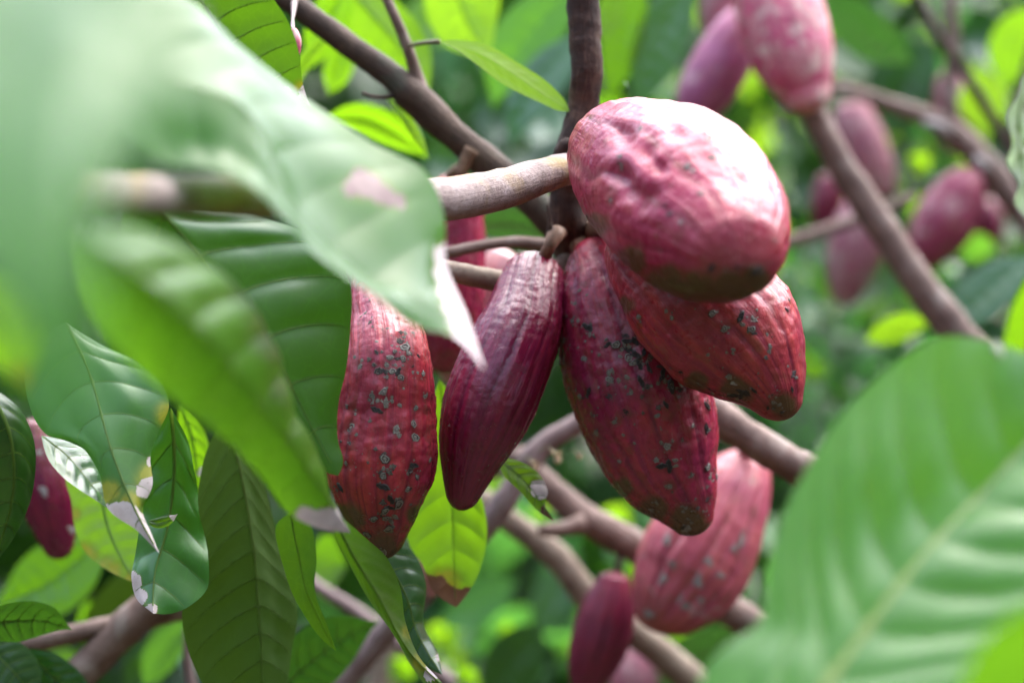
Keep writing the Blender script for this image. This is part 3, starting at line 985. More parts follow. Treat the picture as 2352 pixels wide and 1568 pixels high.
# ------------------------------------------------------------------ branches
K = dict
branch('cacao_limb', 'dark brown limb crossing from the upper left with upright stem carrying the pod cluster', [
    ('main_limb', [(560, -70, 1.40, 26), (660, 0, 1.40, 27), (790, 95, 1.40, 28), (905, 180, 1.40, 32), (960, 232, 1.40, 38), (1060, 325, 1.40, 34),
                   (1150, 398, 1.40, 36), (1265, 505, 1.40, 37), (1345, 590, 1.405, 38)], 'limb', K(knots=((0.46, .14, .025), (0.68, 0.06, .03)))),
    ('lower_limb', [(1310, 552, 1.402, 35), (1400, 660, 1.42, 36), (1500, 790, 1.44, 37), (1640, 948, 1.45, 38), (1740, 1018, 1.45, 39), (1850, 1082, 1.45, 41), (1980, 1150, 1.45, 42)], 'brown', K(noise_amt=0.12, knots=((0.62, .12, .02),))),
    ('upright_stem', [(1338, -60, 1.33, 38), (1342, 60, 1.33, 38), (1347, 160, 1.33, 37), (1340, 250, 1.335, 36), (1322, 320, 1.335, 38), (1312, 370, 1.335, 45),
                      (1306, 440, 1.34, 42), (1304, 500, 1.345, 46), (1310, 545, 1.36, 52), (1340, 590, 1.39, 42)], 'stem', K(noise_amt=0.10, seg=28, step=0.002, freq=110)),
    ('side_limb', [(1322, 385, 1.31, 36), (1260, 400, 1.285, 40), (1160, 432, 1.25, 47), (1060, 452, 1.21, 50), (900, 462, 1.15, 50), (700, 455, 1.06, 48), (480, 450, 0.97, 47), (300, 448, 0.90, 46), (120, 450, 0.83, 46), (-120, 455, .75, 46)], 'pale', K(noise_amt=0.05, seg=28, step=0.003)),
    ('twig', [(870, -40, 1.39, 12), (905, 35, 1.39, 12), (938, 115, 1.395, 13), (955, 170, 1.40, 16), (968, 215, 1.40, 20)], 'brown', K(noise_amt=0.05, step=0.002)),
    ('twig', [(833, 214, 1.38, 4), (855, 222, 1.385, 4.5), (880, 224, 1.39, 5), (915, 215, 1.40, 7)], 'stem', K(step=0.002)),
    ('twig', [(520, 720, 1.60, 19), (700, 665, 1.52, 18), (840, 622, 1.43, 17), (940, 600, 1.385, 15), (1030, 580, 1.37, 14), (1110, 564, 1.375, 13), (1180, 556, 1.38, 14), (1260, 562, 1.385, 16), (1310, 560, 1.39, 14)], 'brown', K(noise_amt=0.08, step=0.002)),
    ('twig', [(540, 640, 1.62, 24), (720, 612, 1.52, 23), (860, 608, 1.42, 22), (960, 612, 1.35, 22), (1050, 626, 1.325, 24), (1130, 642, 1.33, 25), (1230, 640, 1.34, 24), (1330, 580, 1.36, 22)], 'beige', K(noise_amt=0.08, step=0.002, freq=120)),
    ('twig_stub', [(1085, 345, 1.395, 24), (1068, 375, 1.395, 16), (1056, 402, 1.395, 13)], STALK, K(step=0.002)),
    ('bark_collar', [(1284, 362, 1.31, 12), (1292, 340, 1.308, 16), (1315, 330, 1.305, 15), (1340, 338, 1.305, 10)], 'stem', K(noise_amt=0.25, step=0.0015, freq=160)),
    ('bark_splinter', [(1256, 470, 1.315, 2.5), (1262, 500, 1.315, 4), (1266, 535, 1.315, 7), (1275, 560, 1.32, 9)], 'stem', K(noise_amt=0.3, step=0.0015, freq=160)),
])
branch('lilac_branch', 'smooth lilac grey branch slanting down left behind the maroon pod', [
    ('wood', [(1420, 910, 1.52, 22), (1330, 970, 1.52, 23), (1240, 1030, 1.52, 25), (1190, 1100, 1.52, 26), (1130, 1190, 1.52, 27), (1040, 1290, 1.53, 28), (930, 1400, 1.54, 29), (780, 1570, 1.55, 31), (700, 1660, 1.55, 32)], 'lilac', K(knots=((0.23, .2, .02), (0.34, .12, .02)))),
    ('side_twig', [(1195, 1095, 1.52, 15), (1165, 1075, 1.53, 13), (1130, 1090, 1.54, 12)], 'lilac', K())])
branch('forked_branch', 'brown branch running down right behind the central pods with a short stub', [
    ('wood', [(1180, 1040, 1.62, 26), (1240, 1100, 1.62, 31), (1330, 1180, 1.62, 35), (1460, 1255, 1.62, 38), (1560, 1320, 1.63, 37), (1650, 1385, 1.63, 38), (1760, 1450, 1.63, 40), (1880, 1500, 1.63, 40)], 'brown', K()),
    ('stub', [(1340, 1200, 1.60, 22), (1290, 1215, 1.59, 18), (1240, 1215, 1.58, 13)], 'brown', K())])
branch('beige_branch', 'pale beige branch sloping to the bottom edge behind the small wine pod', [
    ('wood', [(1100, 1140, 1.72, 25), (1170, 1195, 1.72, 28), (1290, 1290, 1.72, 32), (1350, 1370, 1.72, 33), (1450, 1445, 1.72, 34), (1560, 1535, 1.72, 36), (1700, 1660, 1.72, 38)], 'beige', K())])
branch('slanting_branch', 'brown branch slanting down from the pink pod at upper right', [
    ('wood', [(1800, 130, 1.80, 30), (1860, 240, 1.80, 31), (1920, 360, 1.80, 33), (2030, 530, 1.80, 36), (2120, 665, 1.80, 39), (2210, 780, 1.80, 42), (2330, 930, 1.80, 44)], 'brown', K())])
branch('knotty_branch', 'blurred knotty branch with pale knots reaching the right edge', [
    ('wood', [(1840, 190, 2.15, 13), (1930, 205, 2.15, 16), (2060, 245, 2.15, 19), (2180, 295, 2.15, 26), (2270, 385, 2.15, 32), (2360, 500, 2.15, 36), (2430, 600, 2.15, 36)], 'brown', K()),
    ('upright_twig', [(2178, -40, 2.15, 14), (2190, 80, 2.15, 15), (2182, 200, 2.15, 17), (2185, 295, 2.15, 18)], 'brown', K()),
    ('pale_knot', [(2125, 282, 2.10, 9), (2155, 292, 2.09, 15), (2180, 305, 2.10, 9)], MILDEW, K(step=0.003)),
    ('pale_knot', [(2243, 362, 2.10, 8), (2256, 378, 2.09, 13), (2266, 395, 2.10, 8)], MILDEW, K(step=0.003))])
branch('thin_branch', 'thin dark branch running diagonally through the upper right corner', [
    ('wood', [(2080, -50, 2.0, 10), (2150, 70, 2.0, 11), (2235, 200, 2.0, 13), (2300, 310, 2.0, 13), (2350, 420, 2.0, 14), (2400, 500, 2.0, 14)], 'limb', K()),
    ('side_twig', [(2380, 60, 2.0, 8), (2345, 200, 2.0, 8), (2320, 330, 2.0, 9)], 'limb', K())])
branch('thin_branch', 'thin grey brown branch crossing behind the big pod at mid right', [
    ('wood', [(1680, 585, 2.0, 13), (1790, 560, 2.0, 14), (1880, 535, 2.0, 15), (1960, 508, 2.0, 13), (2100, 452, 2.0, 11)], 'brown', K())])
branch('forked_branch', 'reddish brown forked branch in the lower left corner', [
    ('wood', [(470, 1280, 1.46, 38), (400, 1340, 1.46, 38), (330, 1400, 1.46, 38), (240, 1490, 1.46, 39), (150, 1580, 1.46, 40), (90, 1650, 1.46, 40)], 'brown', K(knots=((0.45, 0.1, 0.05),))),
    ('fork', [(480, 1385, 1.47, 22), (380, 1412, 1.47, 22), (240, 1440, 1.46, 23), (100, 1470, 1.46, 23), (-40, 1500, 1.46, 24)], 'brown', K())])
branch('thin_branch', 'thin mauve branch low between the hanging leaves', [
    ('wood', [(640, 1280, 1.72, 13), (720, 1340, 1.72, 15), (830, 1410, 1.72, 15), (920, 1480, 1.72, 16), (1040, 1570, 1.72, 18)], 'lilac', K())])
branch('pale_trunk', 'pale out of focus trunk at the bottom edge left of centre', [
    ('wood', [(900, 1420, 2.3, 30), (885, 1500, 2.3, 34), (870, 1600, 2.3, 38), (860, 1900, 2.3, 44), (860, 2700, 2.3, 60)], 'beige', K(step=0.02))])
branch('pink_shoot', 'slender pinkish shoot rising at the bottom edge beside the hanging olive leaf', [
    ('wood', [(428, 1440, 1.5, 7), (430, 1500, 1.5, 10), (440, 1580, 1.5, 13), (450, 1640, 1.5, 14)], 'lilac', K())])

limb_root = [o for o in bpy.data.objects if o.name.startswith('cacao_limb')][0]
for (x, y, d, r, k) in ((1238, 388, 1.2835, 5, 3), (1282, 380, 1.289, 6, 3), (1120, 420, 1.2235, 5, 3), (1190, 410, 1.2575, 4, 2), (1150, 446, 1.236, 7, 5), (1085, 462, 1.208, 8, 5)):
    o = obj('bud_scar', SCABS[k], limb_root, P(x, y, d) - np.array(limb_root.location))
    o.rotation_euler = (math.radians(65), 0, random.uniform(-.3, .3))
    rr = r * d / F
    o.scale = (rr * 1.3, rr, rr * 0.5)

# ------------------------------------------------------------------ pods
def zt(lst, ox, oy, k):
    out = []
    for q in lst:
        out.append((((ox + q[0] / k) * .91875), ((oy + q[1] / k) * .91875), q[2] / k * .91875) + tuple(q[3:]))
    return out

SA = zt([(355,520,14),(385,565,18),(385,495,9,4),(175,632,16,5),(225,605,9),(262,655,18),(320,600,12,4),(345,600,9,4),(440,605,7),(462,682,11),(480,785,17,4),(118,818,9),
    (262,800,26,5),(300,790,15),(165,838,7),(140,915,21,1),(350,922,20,5),(425,900,13),(428,960,17),(430,830,9),(95,985,6),(135,985,9),(297,1055,17,1),(500,1060,9,4),
    (415,1085,15,3),(412,1115,17),(442,1135,9),(288,1140,13,1),(288,1185,18,3),(400,1195,11),(318,1235,15,3),(350,1265,20,1),(295,1295,14,1),(245,1330,13,1),(310,1370,17,1),
    (313,1333,9),(405,1262,7),(215,1400,15),(280,1478,18,4),(260,575,8),(155,592,7),(85,1190,13,3),(230,770,11),(245,630,9),(285,675,10,3),(395,590,9),(270,1110,8),(360,1240,9)], 800, 560, 1.803)
SB = zt([(593,702,5,6),(582,905,5,6),(882,987,4,6),(690,640,4,6),(760,1085,4,6)], 800, 560, 1.803)
SC = zt([(235,515,20,3),(250,545,13,4),(128,460,7),(118,578,13,4),(118,682,14,5),(222,672,13,1),(290,645,7,4),(330,575,7),(415,550,14,3),(375,605,17,1),(435,580,15,3),(455,620,19,3),(440,660,18,1),
    (480,650,17,3),(500,690,15,3),(470,690,14,1),(395,655,9,4),(345,740,13,4),(350,780,16,4),(348,850,20,3),(236,828,14,3),(197,860,13,4),(415,810,13,4),(455,840,13,4),(508,775,16,3),(530,810,13),
    (508,857,9),(425,940,13,3),(260,940,11,4),(372,982,13,5),(278,1040,17,5),(458,1088,7,4),(635,1095,18,5),(705,1075,13,5),(395,1178,11,4),(575,1170,13,5),(605,1200,16,3),(640,1205,19,3),(828,1205,16,1),
    (758,1250,11,4),(645,1300,20,5),(870,1230,10,4),(830,895,15,3),(825,1015,15,3),(660,800,20,3),(700,815,16,3),(690,850,14,4),(575,1385,11),(830,1360,11,3),(735,1510,18,4),(560,1420,14,4),(765,1000,10,4),
    (555,730,11,3),(260,630,6),(145,820,7),(175,825,6),(420,760,11,4),(520,640,12,3),(540,700,10,3),(410,620,9),(680,1190,9,4)], 1350, 560, 1.985)
_r = random.Random(5)
for _k in range(34):
    _t = _r.random()
    SC.append((1440 + 120 * _t + _r.gauss(0, 22), 775 + 100 * _t + _r.gauss(0, 26), _r.uniform(2.5, 8), _r.choice((0, 3, 3, 1, 4))))
for _cx, _cy, _n in ((975, 760, 0), (905, 895, 7), (930, 800, 9), (890, 1165, 8), (900, 850, 6)):
    for _k in range(_n):
        SA.append((_cx + _r.gauss(0, 16), _cy + _r.gauss(0, 22), _r.uniform(2, 6.5), _r.choice((0, 3, 1, 4, 5))))
SD = zt([(853,445,15,1),(993,462,17,3),(1060,465,20,5),(1055,522,15,1),(920,520,14,1),(1130,540,9,4),(1230,430,9,3),(1240,375,7),(485,465,13,4),(500,490,9,4),(940,755,16,5),(955,790,11,6),
    (1010,840,22,3),(1060,825,11,3),(960,850,18,3),(1000,860,14,3),(1255,745,14,3),(1272,760,9,4),(1255,820,9,3),(1160,890,13,4),(1130,910,9,3),(1140,855,7,4),(855,840,13,4),(790,795,11,4),(695,735,9,3),
    (1205,935,9),(625,740,7),(645,712,6),(945,885,11,4),(1230,700,7,4)], 1350, 560, 1.985)
SE = zt([(728,570,17,5),(742,620,18,5),(748,660,13,5),(1350,395,13),(1385,430,17,4),(1410,575,17,1),(1235,625,22,5),(1265,665,20,5),(1325,830,16,5),(1070,915,11,3),(1100,980,16,3),(885,350,16,4),(670,880,16,5),
    (1410,1390,22,3),(1740,1410,24,3),(1770,900,14,5),(465,1010,16,5),(1310,335,12,5),(1870,1180,9,6),(1190,1040,16,4),(1830,800,17,5),(1480,420,12,5),(1035,1250,11,4),(1515,1395,9,4),(520,280,8),(1590,1380,10,3)], 1300, 200, 2.94)

pod('cacao_pod', 'scabby red pod with a narrow neck, leftmost in the front cluster', [
    (848, 545, 1.325, 36), (854, 600, 1.31, 41), (863, 660, 1.293, 58), (885, 760, 1.268, 88), (890, 850, 1.25, 106), (886, 950, 1.25, 119), (877, 1050, 1.25, 128), (874, 1100, 1.25, 122),
    (875, 1160, 1.252, 96), (879, 1210, 1.255, 70), (883, 1250, 1.257, 46), (886, 1283, 1.258, 30)], 'A', rdepth=0.03, wart=0.022, rot=0.35, scurf=[(882, 1262, 60), (800, 1190, 55), (950, 1180, 30)], extra=45, scabs=SA, e1=0.04,
    stalk=[(848, 560, 1.325, 16), (842, 520, 1.32, 14), (836, 470, 1.25, 14)])
pod('cacao_pod', 'smooth dark maroon pod hanging from a short tan stalk, second from the left', [
    (1229, 610, 1.335, 60), (1223, 648, 1.322, 76), (1205, 726, 1.303, 91), (1162, 832, 1.285, 107), (1121, 933, 1.277, 107), (1088, 1025, 1.278, 85), (1070, 1100, 1.278, 56), (1060, 1145, 1.278, 38), (1053, 1172, 1.278, 28)], 'B', rdepth=0.045, wart=0.010, rot=0.1, e0=0.07, e1=0.045, scabs=SB,
    stalk=[(1298, 536, 1.35, 14), (1284, 534, 1.33, 15), (1274, 543, 1.315, 20), (1263, 563, 1.311, 15), (1248, 595, 1.317, 17), (1236, 626, 1.325, 22)])
pod('cacao_pod', 'long crimson pod with dark scabs, pointing down between the maroon and rust red pods', [
    (1340, 556, 1.335, 42), (1365, 597, 1.33, 74), (1393, 676, 1.322, 121), (1424, 766, 1.316, 149), (1460, 873, 1.31, 160), (1495, 973, 1.31, 154), (1536, 1085, 1.31, 123), (1572, 1150, 1.31, 86), (1594, 1196, 1.31, 52), (1608, 1226, 1.31, 34)], 'C', rdepth=0.03, wart=0.02, rot=0.9, e1=0.035, scurf=[(1580, 1205, 65), (1500, 1170, 50), (1430, 1120, 35)], extra=50, scabs=SC,
    stalk=[(1335, 575, 1.34, 22), (1325, 548, 1.35, 24)])
pod('cacao_pod', 'rust red pod below the big top pod, tip pointing down right', [
    (1440, 530, 1.285, 70), (1490, 575, 1.275, 120), (1548, 625, 1.265, 150), (1630, 714, 1.252, 168), (1695, 778, 1.246, 161), (1742, 838, 1.242, 128), (1776, 893, 1.24, 83), (1792, 930, 1.24, 56), (1803, 965, 1.24, 38)], 'D', rdepth=0.024, wart=0.016, rot=0.3, e1=0.05, scurf=[(1690, 905, 60), (1800, 930, 45), (1600, 880, 40), (1440, 700, 30)], extra=22, scabs=SD,
    stalk=[(1430, 535, 1.29, 26), (1400, 520, 1.31, 24), (1360, 530, 1.35, 24)])
pod('cacao_pod', 'large glossy rose pod at the top of the cluster, jutting toward the viewer', [
    (1402, 345, 1.28, 96), (1422, 356, 1.265, 128), (1472, 388, 1.235, 167), (1548, 438, 1.195, 199), (1608, 490, 1.155, 199), (1660, 546, 1.12, 162), (1688, 580, 1.098, 122), (1705, 602, 1.086, 88), (1714, 613, 1.08, 58)], 'E', rdepth=0.028, wart=0.008, lumpy=0.014, scurf=[(1600, 680, 85), (1680, 672, 75), (1530, 655, 70), (1735, 640, 50), (1450, 600, 50), (1365, 520, 45)], rot=0.45, n=(190, 150), e0=0.05, e1=0.06, scabs=SE,
    dents=[(1430, 310, 26, .0051), (1480, 345, 22, .0042), (1510, 380, 20, .0042), (1425, 400, 22, .0051), (1440, 440, 24, .0051), (1490, 440, 22, .0042), (1470, 470, 20, .0034), (1545, 300, 25, .0025), (1690, 420, 30, .0025)],
    stalk=[(1378, 360, 1.28, 30), (1340, 375, 1.32, 28)])
pod('cacao_pod', 'pink pod with whitish bloom behind the crimson pod, lower right', [
    (1712, 1032, 1.54, 48), (1703, 1075, 1.54, 72), (1670, 1150, 1.535, 104), (1620, 1240, 1.53, 128), (1570, 1330, 1.525, 126), (1530, 1395, 1.52, 92), (1510, 1428, 1.52, 62), (1500, 1450, 1.52, 40)], 'F', rdepth=0.13, wart=0.010, rot=0.2, n=(90, 80), e0=0.08,
    scabs=[(1640, 1370, 9, 6), (1600, 1330, 11, 6), (1625, 1290, 8, 6), (1560, 1370, 10, 6), (1545, 1300, 8, 6), (1700, 1240, 12, 6), (1715, 1220, 8, 6), (1690, 1260, 7, 6), (1520, 1330, 9, 6), (1490, 1410, 11, 6), (1580, 1390, 9, 6), (1610, 1380, 7, 6), (1530, 1240, 9, 6), (1650, 1320, 7, 6)],
    stalk=[(1708, 1045, 1.54, 20), (1722, 1015, 1.52, 18), (1740, 990, 1.49, 18)])
pod('cacao_pod', 'small slender wine red pod hanging at the bottom right of centre', [
    (1414, 1312, 1.60, 30), (1410, 1345, 1.60, 46), (1398, 1400, 1.60, 64), (1380, 1465, 1.60, 70), (1358, 1530, 1.60, 58), (1345, 1568, 1.60, 40), (1338, 1590, 1.60, 26)], 'G', rdepth=0.15, wart=0.004, n=(70, 70),
    stalk=[(1428, 1262, 1.61, 8), (1422, 1290, 1.605, 7), (1414, 1325, 1.60, 10)], stalk_mat=BK['limb'])
pod('cacao_pod', 'pale scurfy pink pod at the top edge, right of the upright stem', [
    (1752, -120, 1.78, 60), (1768, -60, 1.77, 90), (1788, 20, 1.76, 103), (1808, 90, 1.75, 103), (1832, 160, 1.74, 87), (1850, 210, 1.735, 64), (1860, 245, 1.73, 46), (1864, 262, 1.73, 30)], 'H', rdepth=0.05, n=(80, 70), rot=0.5)
pod('cacao_pod', 'mauve pod leaning left, partly behind the pale pink pod at the top', [
    (1716, 20, 1.86, 30), (1700, 60, 1.86, 52), (1670, 120, 1.86, 66), (1632, 190, 1.86, 68), (1600, 245, 1.86, 54), (1580, 285, 1.86, 30)], 'I', rdepth=0.05, n=(70, 60))
pod('cacao_pod', 'brownish pink pod cut off by the top edge above the mauve pod', [
    (1668, -140, 1.96, 36), (1665, -80, 1.96, 50), (1660, 0, 1.96, 52), (1650, 60, 1.96, 40), (1645, 95, 1.96, 22)], 'M', rdepth=0.05, n=(60, 50))
pod('cacao_pod', 'blurred crimson pod near the right edge below the knotty branch', [
    (2236, 386, 2.15, 22), (2222, 415, 2.15, 48), (2195, 465, 2.15, 66), (2160, 525, 2.15, 70), (2128, 575, 2.15, 52), (2105, 612, 2.15, 26)], 'K', rdepth=0.08, n=(60, 50), wart=.004, rot=0.4)
pod('cacao_pod', 'dusty mauve pod hanging behind the slanting branch, right of the cluster', [
    (1985, 455, 2.2, 34), (1978, 500, 2.2, 56), (1966, 560, 2.2, 64), (1952, 620, 2.2, 56), (1942, 665, 2.2, 40), (1936, 700, 2.2, 22)], 'M', rdepth=0.05, n=(60, 50))
pod('cacao_pod', 'blurred purple and grey pod beneath the knotty branch, upper right', [
    (1958, 235, 2.35, 36), (1962, 280, 2.35, 52), (1985, 350, 2.35, 60), (2010, 410, 2.35, 50), (2030, 460, 2.35, 26)], 'M', rdepth=0.05, n=(60, 50))
pod('cacao_pod', 'dull red pod behind the upright twig, far upper right', [
    (2180, 165, 2.4, 30), (2190, 210, 2.4, 54), (2205, 260, 2.4, 62), (2215, 310, 2.4, 54), (2222, 360, 2.4, 28)], 'M', rdepth=0.05, n=(60, 50))
pod('cacao_pod', 'dark maroon pod half hidden below the crimson pod at the right edge', [
    (2250, 460, 2.5, 24), (2262, 490, 2.5, 36), (2272, 530, 2.5, 34), (2278, 570, 2.5, 16)], 'G', rdepth=0.05, n=(50, 40))
pod('cacao_pod', 'dark maroon pod behind the branch just right of the big pod', [
    (1905, 400, 2.5, 24), (1904, 440, 2.5, 36), (1900, 490, 2.5, 36), (1896, 540, 2.5, 18)], 'G', rdepth=0.05, n=(50, 40))
pod('cacao_pod', 'dark red pod behind the leaves at the left edge', [
    (75, 960, 1.46, 34), (85, 1010, 1.46, 54), (100, 1080, 1.46, 68), (115, 1150, 1.46, 68), (128, 1215, 1.46, 50), (135, 1260, 1.46, 34), (138, 1285, 1.46, 22)], 'B', rdepth=0.05, n=(70, 60), scabs=[(105, 1128, 9, 6), (165, 1215, 9, 6), (92, 1040, 6, 6)])
pod('cacao_pod', 'red pod hidden behind the pale side limb, left of the maroon pod', [
    (1030, 396, 1.46, 30), (1038, 430, 1.46, 56), (1046, 520, 1.46, 68), (1045, 620, 1.46, 72), (1036, 720, 1.46, 72), (1022, 800, 1.46, 58), (1010, 860, 1.46, 34)], 'C', rdepth=0.07, n=(90, 70), rot=0.2,
    stalk=[(1060, 385, 1.42, 13), (1045, 395, 1.44, 13), (1032, 410, 1.46, 14)])
pod('cacao_pod', 'pale pink shiny pod showing between the twigs behind the maroon pod', [
    (1168, 575, 1.50, 30), (1150, 615, 1.50, 52), (1118, 690, 1.50, 62), (1078, 770, 1.50, 58), (1045, 835, 1.50, 40), (1025, 880, 1.50, 20)], 'R', rdepth=0.06, n=(80, 60))
pod('young_pod', 'tiny pink young pod dangling from the limb at the upper left', [
    (672, 66, 1.29, 8), (675, 80, 1.29, 13), (679, 102, 1.29, 14), (682, 118, 1.29, 9), (683, 128, 1.29, 5)], 'H', rdepth=0.06, n=(40, 30), wart=0.002, cat='young pod',
    stalk=[(676, 5, 1.38, 7), (674, 30, 1.34, 4.5), (672, 55, 1.30, 4), (672, 70, 1.29, 6)], stalk_mat=BK['lilac'])
pod('young_pod', 'small pink pod peeping out behind the brown tipped leaf below the cluster', [
    (972, 1262, 1.42, 14), (976, 1290, 1.42, 22), (984, 1325, 1.42, 22), (990, 1355, 1.42, 14), (992, 1372, 1.42, 7)], 'R', rdepth=0.05, n=(40, 36), cat='young pod')
pod('cacao_pod', 'brownish blurred pod at the bottom edge right of the wine red pod', [
    (1470, 1480, 1.95, 30), (1465, 1520, 1.95, 50), (1455, 1580, 1.95, 56), (1445, 1640, 1.95, 30)], 'M', rdepth=0.05, n=(50, 40))

# ------------------------------------------------------------------ flowers
def flower(label, x, y, d, r):
    base = P(x, y, d)
    root = thing('cacao_flower', label, 'flower', base, 'cacao flowers on the lilac branch')
    rr = r * d / F
    pm = simple_mat('petal_cream', (0.62, 0.45, 0.28), 0.6, 0.2) if 'petal_cream' not in bpy.data.materials else bpy.data.materials['petal_cream']
    vv, ff = [], []
    for i in range(5):
        for j in range(6):
            a = 2 * math.pi * j / 6
            q = 0.45 * math.sin(math.pi * (0.12 + 0.8 * i / 4))
            vv.append((q * math.cos(a) * rr, q * math.sin(a) * rr, (i / 4 - 0.5) * rr * 0.9))
    for i in range(4):
        for j in range(6):
            ff.append([i*6+j, i*6+(j+1) % 6, (i+1)*6+(j+1) % 6, (i+1)*6+j])
    obj('bud', mesh_from('bud', vv, ff, pm), root)
    pv = [(0, -0.12, 0), (0, 0.12, 0), (.5, .28, .14), (.5, -.28, .14), (1.0, 0.1, .45), (1.0, -.1, .45)]
    pme = mesh_from('petal', [tuple(c * rr for c in v) for v in pv], [[0, 1, 2, 3], [3, 2, 4, 5]], pm)
    for k in range(5):
        o = obj('petal', pme, root, (0, 0, 0.2 * rr))
        o.rotation_euler = (0, -0.35, 2 * math.pi * k / 5)
    tube_mesh('flower_stalk', [(x, y - r * .4, d, 1.6), (x - r, y - r * 1.4, d + .015, 1.4), (x - 2.2 * r, y - r * 1.2, d + .03, 1.6)], PETIOLE, root, base, seg=6, step=0.002)
flower('cream flower on the node of the lilac branch, leftmost of three', 1228, 1074, 1.47, 17)
flower('cream flower right of the lilac branch, largest of three', 1281, 1056, 1.45, 20)
flower('tiny orange cream flower nearest the crimson pod', 1331, 1050, 1.46, 11)

# ------------------------------------------------------------------ leaves, near ones
leaf('cacao_leaf', 'very large blurred leaf close to the lens at the left, pale mint with sky shine',
     [(20, -200, .50), (110, 0, .468), (170, 200, .438), (190, 380, .418), (200, 560, .405), (206, 820, .40), (207, 1060, .40)],
     [(-140, -60), (-220, 200), (-160, 480), (-20, 720), (90, 900), (165, 1010)],
     [(300, -120), (420, 40), (430, 200), (350, 340), (262, 440), (232, 580), (226, 740), (218, 920)], mat='waxy', dl=-0.02, dr=0.014, quilt=0.002, nlat=8, veins=False, n=(44, 21))
leaf('cacao_leaf', 'big glossy leaf folded along its midrib with bleached curled tip, above the red pod',
     [(120, 20, .93), (380, 185, .94), (560, 240, .955), (632, 350, .96), (680, 470, .965), (755, 565, .975), (835, 640, .98), (960, 680, .99), (1050, 745, 1.0), (1113, 850, 1.0)],
     [(250, -60), (420, -10), (560, 110), (690, 220), (850, 325), (985, 405), (1018, 500), (1022, 600), (1075, 730)],
     [(150, 150), (270, 290), (385, 382), (500, 400), (590, 440), (655, 500), (715, 562), (790, 622), (850, 668), (950, 748), (1045, 775)], mat='waxy', dl=0.075, dr=-0.035, quilt=0.0016, nlat=11, n=(140, 61), vein_mat=VEIN_DK,
     dry=[(1095, 805, 62), (1072, 748, 46), (1050, 700, 38), (1034, 658, 32), (1022, 618, 28), (1016, 580, 26), (832, 422, 40), (880, 446, 30), (915, 462, 20)], dry_mats=[DRY_W] * 6 + [DRY_P] * 3, lat_w=0.0003)
leaf('cacao_leaf', 'soft focus translucent green leaf with wide ribs across the left centre',
     [(190, 540, .74), (360, 670, .80), (520, 820, .88), (640, 980, .97), (720, 1100, 1.06), (806, 1223, 1.15)],
     [(300, 520), (440, 580), (570, 690), (640, 820), (665, 920), (722, 1020), (750, 1120), (775, 1185)],
     [(210, 700), (290, 820), (400, 920), (520, 1010), (600, 1095), (660, 1175), (730, 1212)], mat='fore', dl=0.05, dr=-0.02, quilt=0.0065, nlat=8, n=(120, 51), vein_mat=VEIN,
     dry=[(760, 1212, 50), (700, 1192, 32)], lat_w=0.0004)
leaf('cacao_leaf', 'deep green glossy quilted leaf left of the scabby red pod',
     [(300, 420, 1.13), (390, 510, 1.15), (520, 660, 1.17), (620, 790, 1.18), (700, 950, 1.19), (776, 1092, 1.20)],
     [(420, 465), (560, 490), (690, 530), (775, 590), (806, 660), (806, 750), (795, 850), (777, 930), (776, 1010), (788, 1065)],
     [(280, 560), (390, 760), (510, 900), (610, 980), (690, 1040), (750, 1085)], mat='gloss', dl=0.03, dr=-0.01, quilt=0.0042, nlat=7, n=(80, 37), lat_w=0.0006)
leaf('cacao_leaf', 'green leaf with yellow margin and long bleached dry tip, lower left',
     [(150, 740, 1.25), (195, 830, 1.235), (265, 1060, 1.205), (310, 1170, 1.195), (367, 1272, 1.19)],
     [(230, 790), (320, 835), (375, 890), (388, 930), (365, 990), (346, 1045), (350, 1115), (328, 1170), (348, 1225)],
     [(70, 800), (62, 910), (110, 1000), (180, 1020), (225, 1080), (250, 1170), (315, 1218)], mat='gloss', dl=0.012, dr=0.004, quilt=0.0015, nlat=7, n=(150, 67), lat_w=0.0005,
     dry=[(325, 1222, 58), (270, 1188, 40), (352, 1120, 32), (360, 1270, 40), (350, 1060, 16)], yellow=[(385, 950, 45), (352, 1100, 60), (250, 1130, 45), (300, 1150, 40)])
leaf('cacao_leaf', 'bluish glossy folded underside along the edge of the bleached tipped leaf',  # fold of the bleached tipped leaf, built as a blade of its own
     [(95, 1000, 1.22), (150, 1045, 1.225), (205, 1105, 1.225), (260, 1175, 1.225)],
     [(150, 1012), (205, 1040), (240, 1110)], [(108, 1050), (150, 1098), (210, 1142)], mat='bluish', dl=0.02, dr=-0.02, quilt=0.002, nlat=6, n=(40, 21))
leaf('cacao_leaf', 'dark glossy hanging leaf with bleached lower left edge, lower left',
     [(392, 935, 1.262), (400, 1080, 1.265), (385, 1210, 1.262), (355, 1320, 1.25), (352, 1408, 1.235)],
     [(430, 1010), (450, 1100), (458, 1170), (478, 1280), (474, 1350), (430, 1396), (385, 1408)],
     [(352, 1010), (332, 1100), (322, 1200), (306, 1290), (302, 1330), (318, 1378)], mat='gloss', dl=0.012, dr=0.012, quilt=0.0022, nlat=6, n=(130, 61), wave=0.002,
     dry=[(302, 1335, 24), (318, 1372, 22), (345, 1402, 18)])
leaf('cacao_leaf', 'bright translucent yellow green leaf with orange margin, lower left',
     [(240, 1055, 1.37), (240, 1180, 1.36), (272, 1270, 1.35), (316, 1340, 1.34)],
     [(330, 1080), (352, 1180), (346, 1260), (328, 1315)], [(152, 1098), (164, 1150), (172, 1210), (195, 1265), (250, 1310)], mat='bright', quilt=0.002, nlat=8, n=(50, 25), face=-1, laterals=False,
     yellow=[(195, 1275, 45), (250, 1312, 50), (310, 1338, 45), (170, 1180, 25)], vein_mat=VEIN_DK)
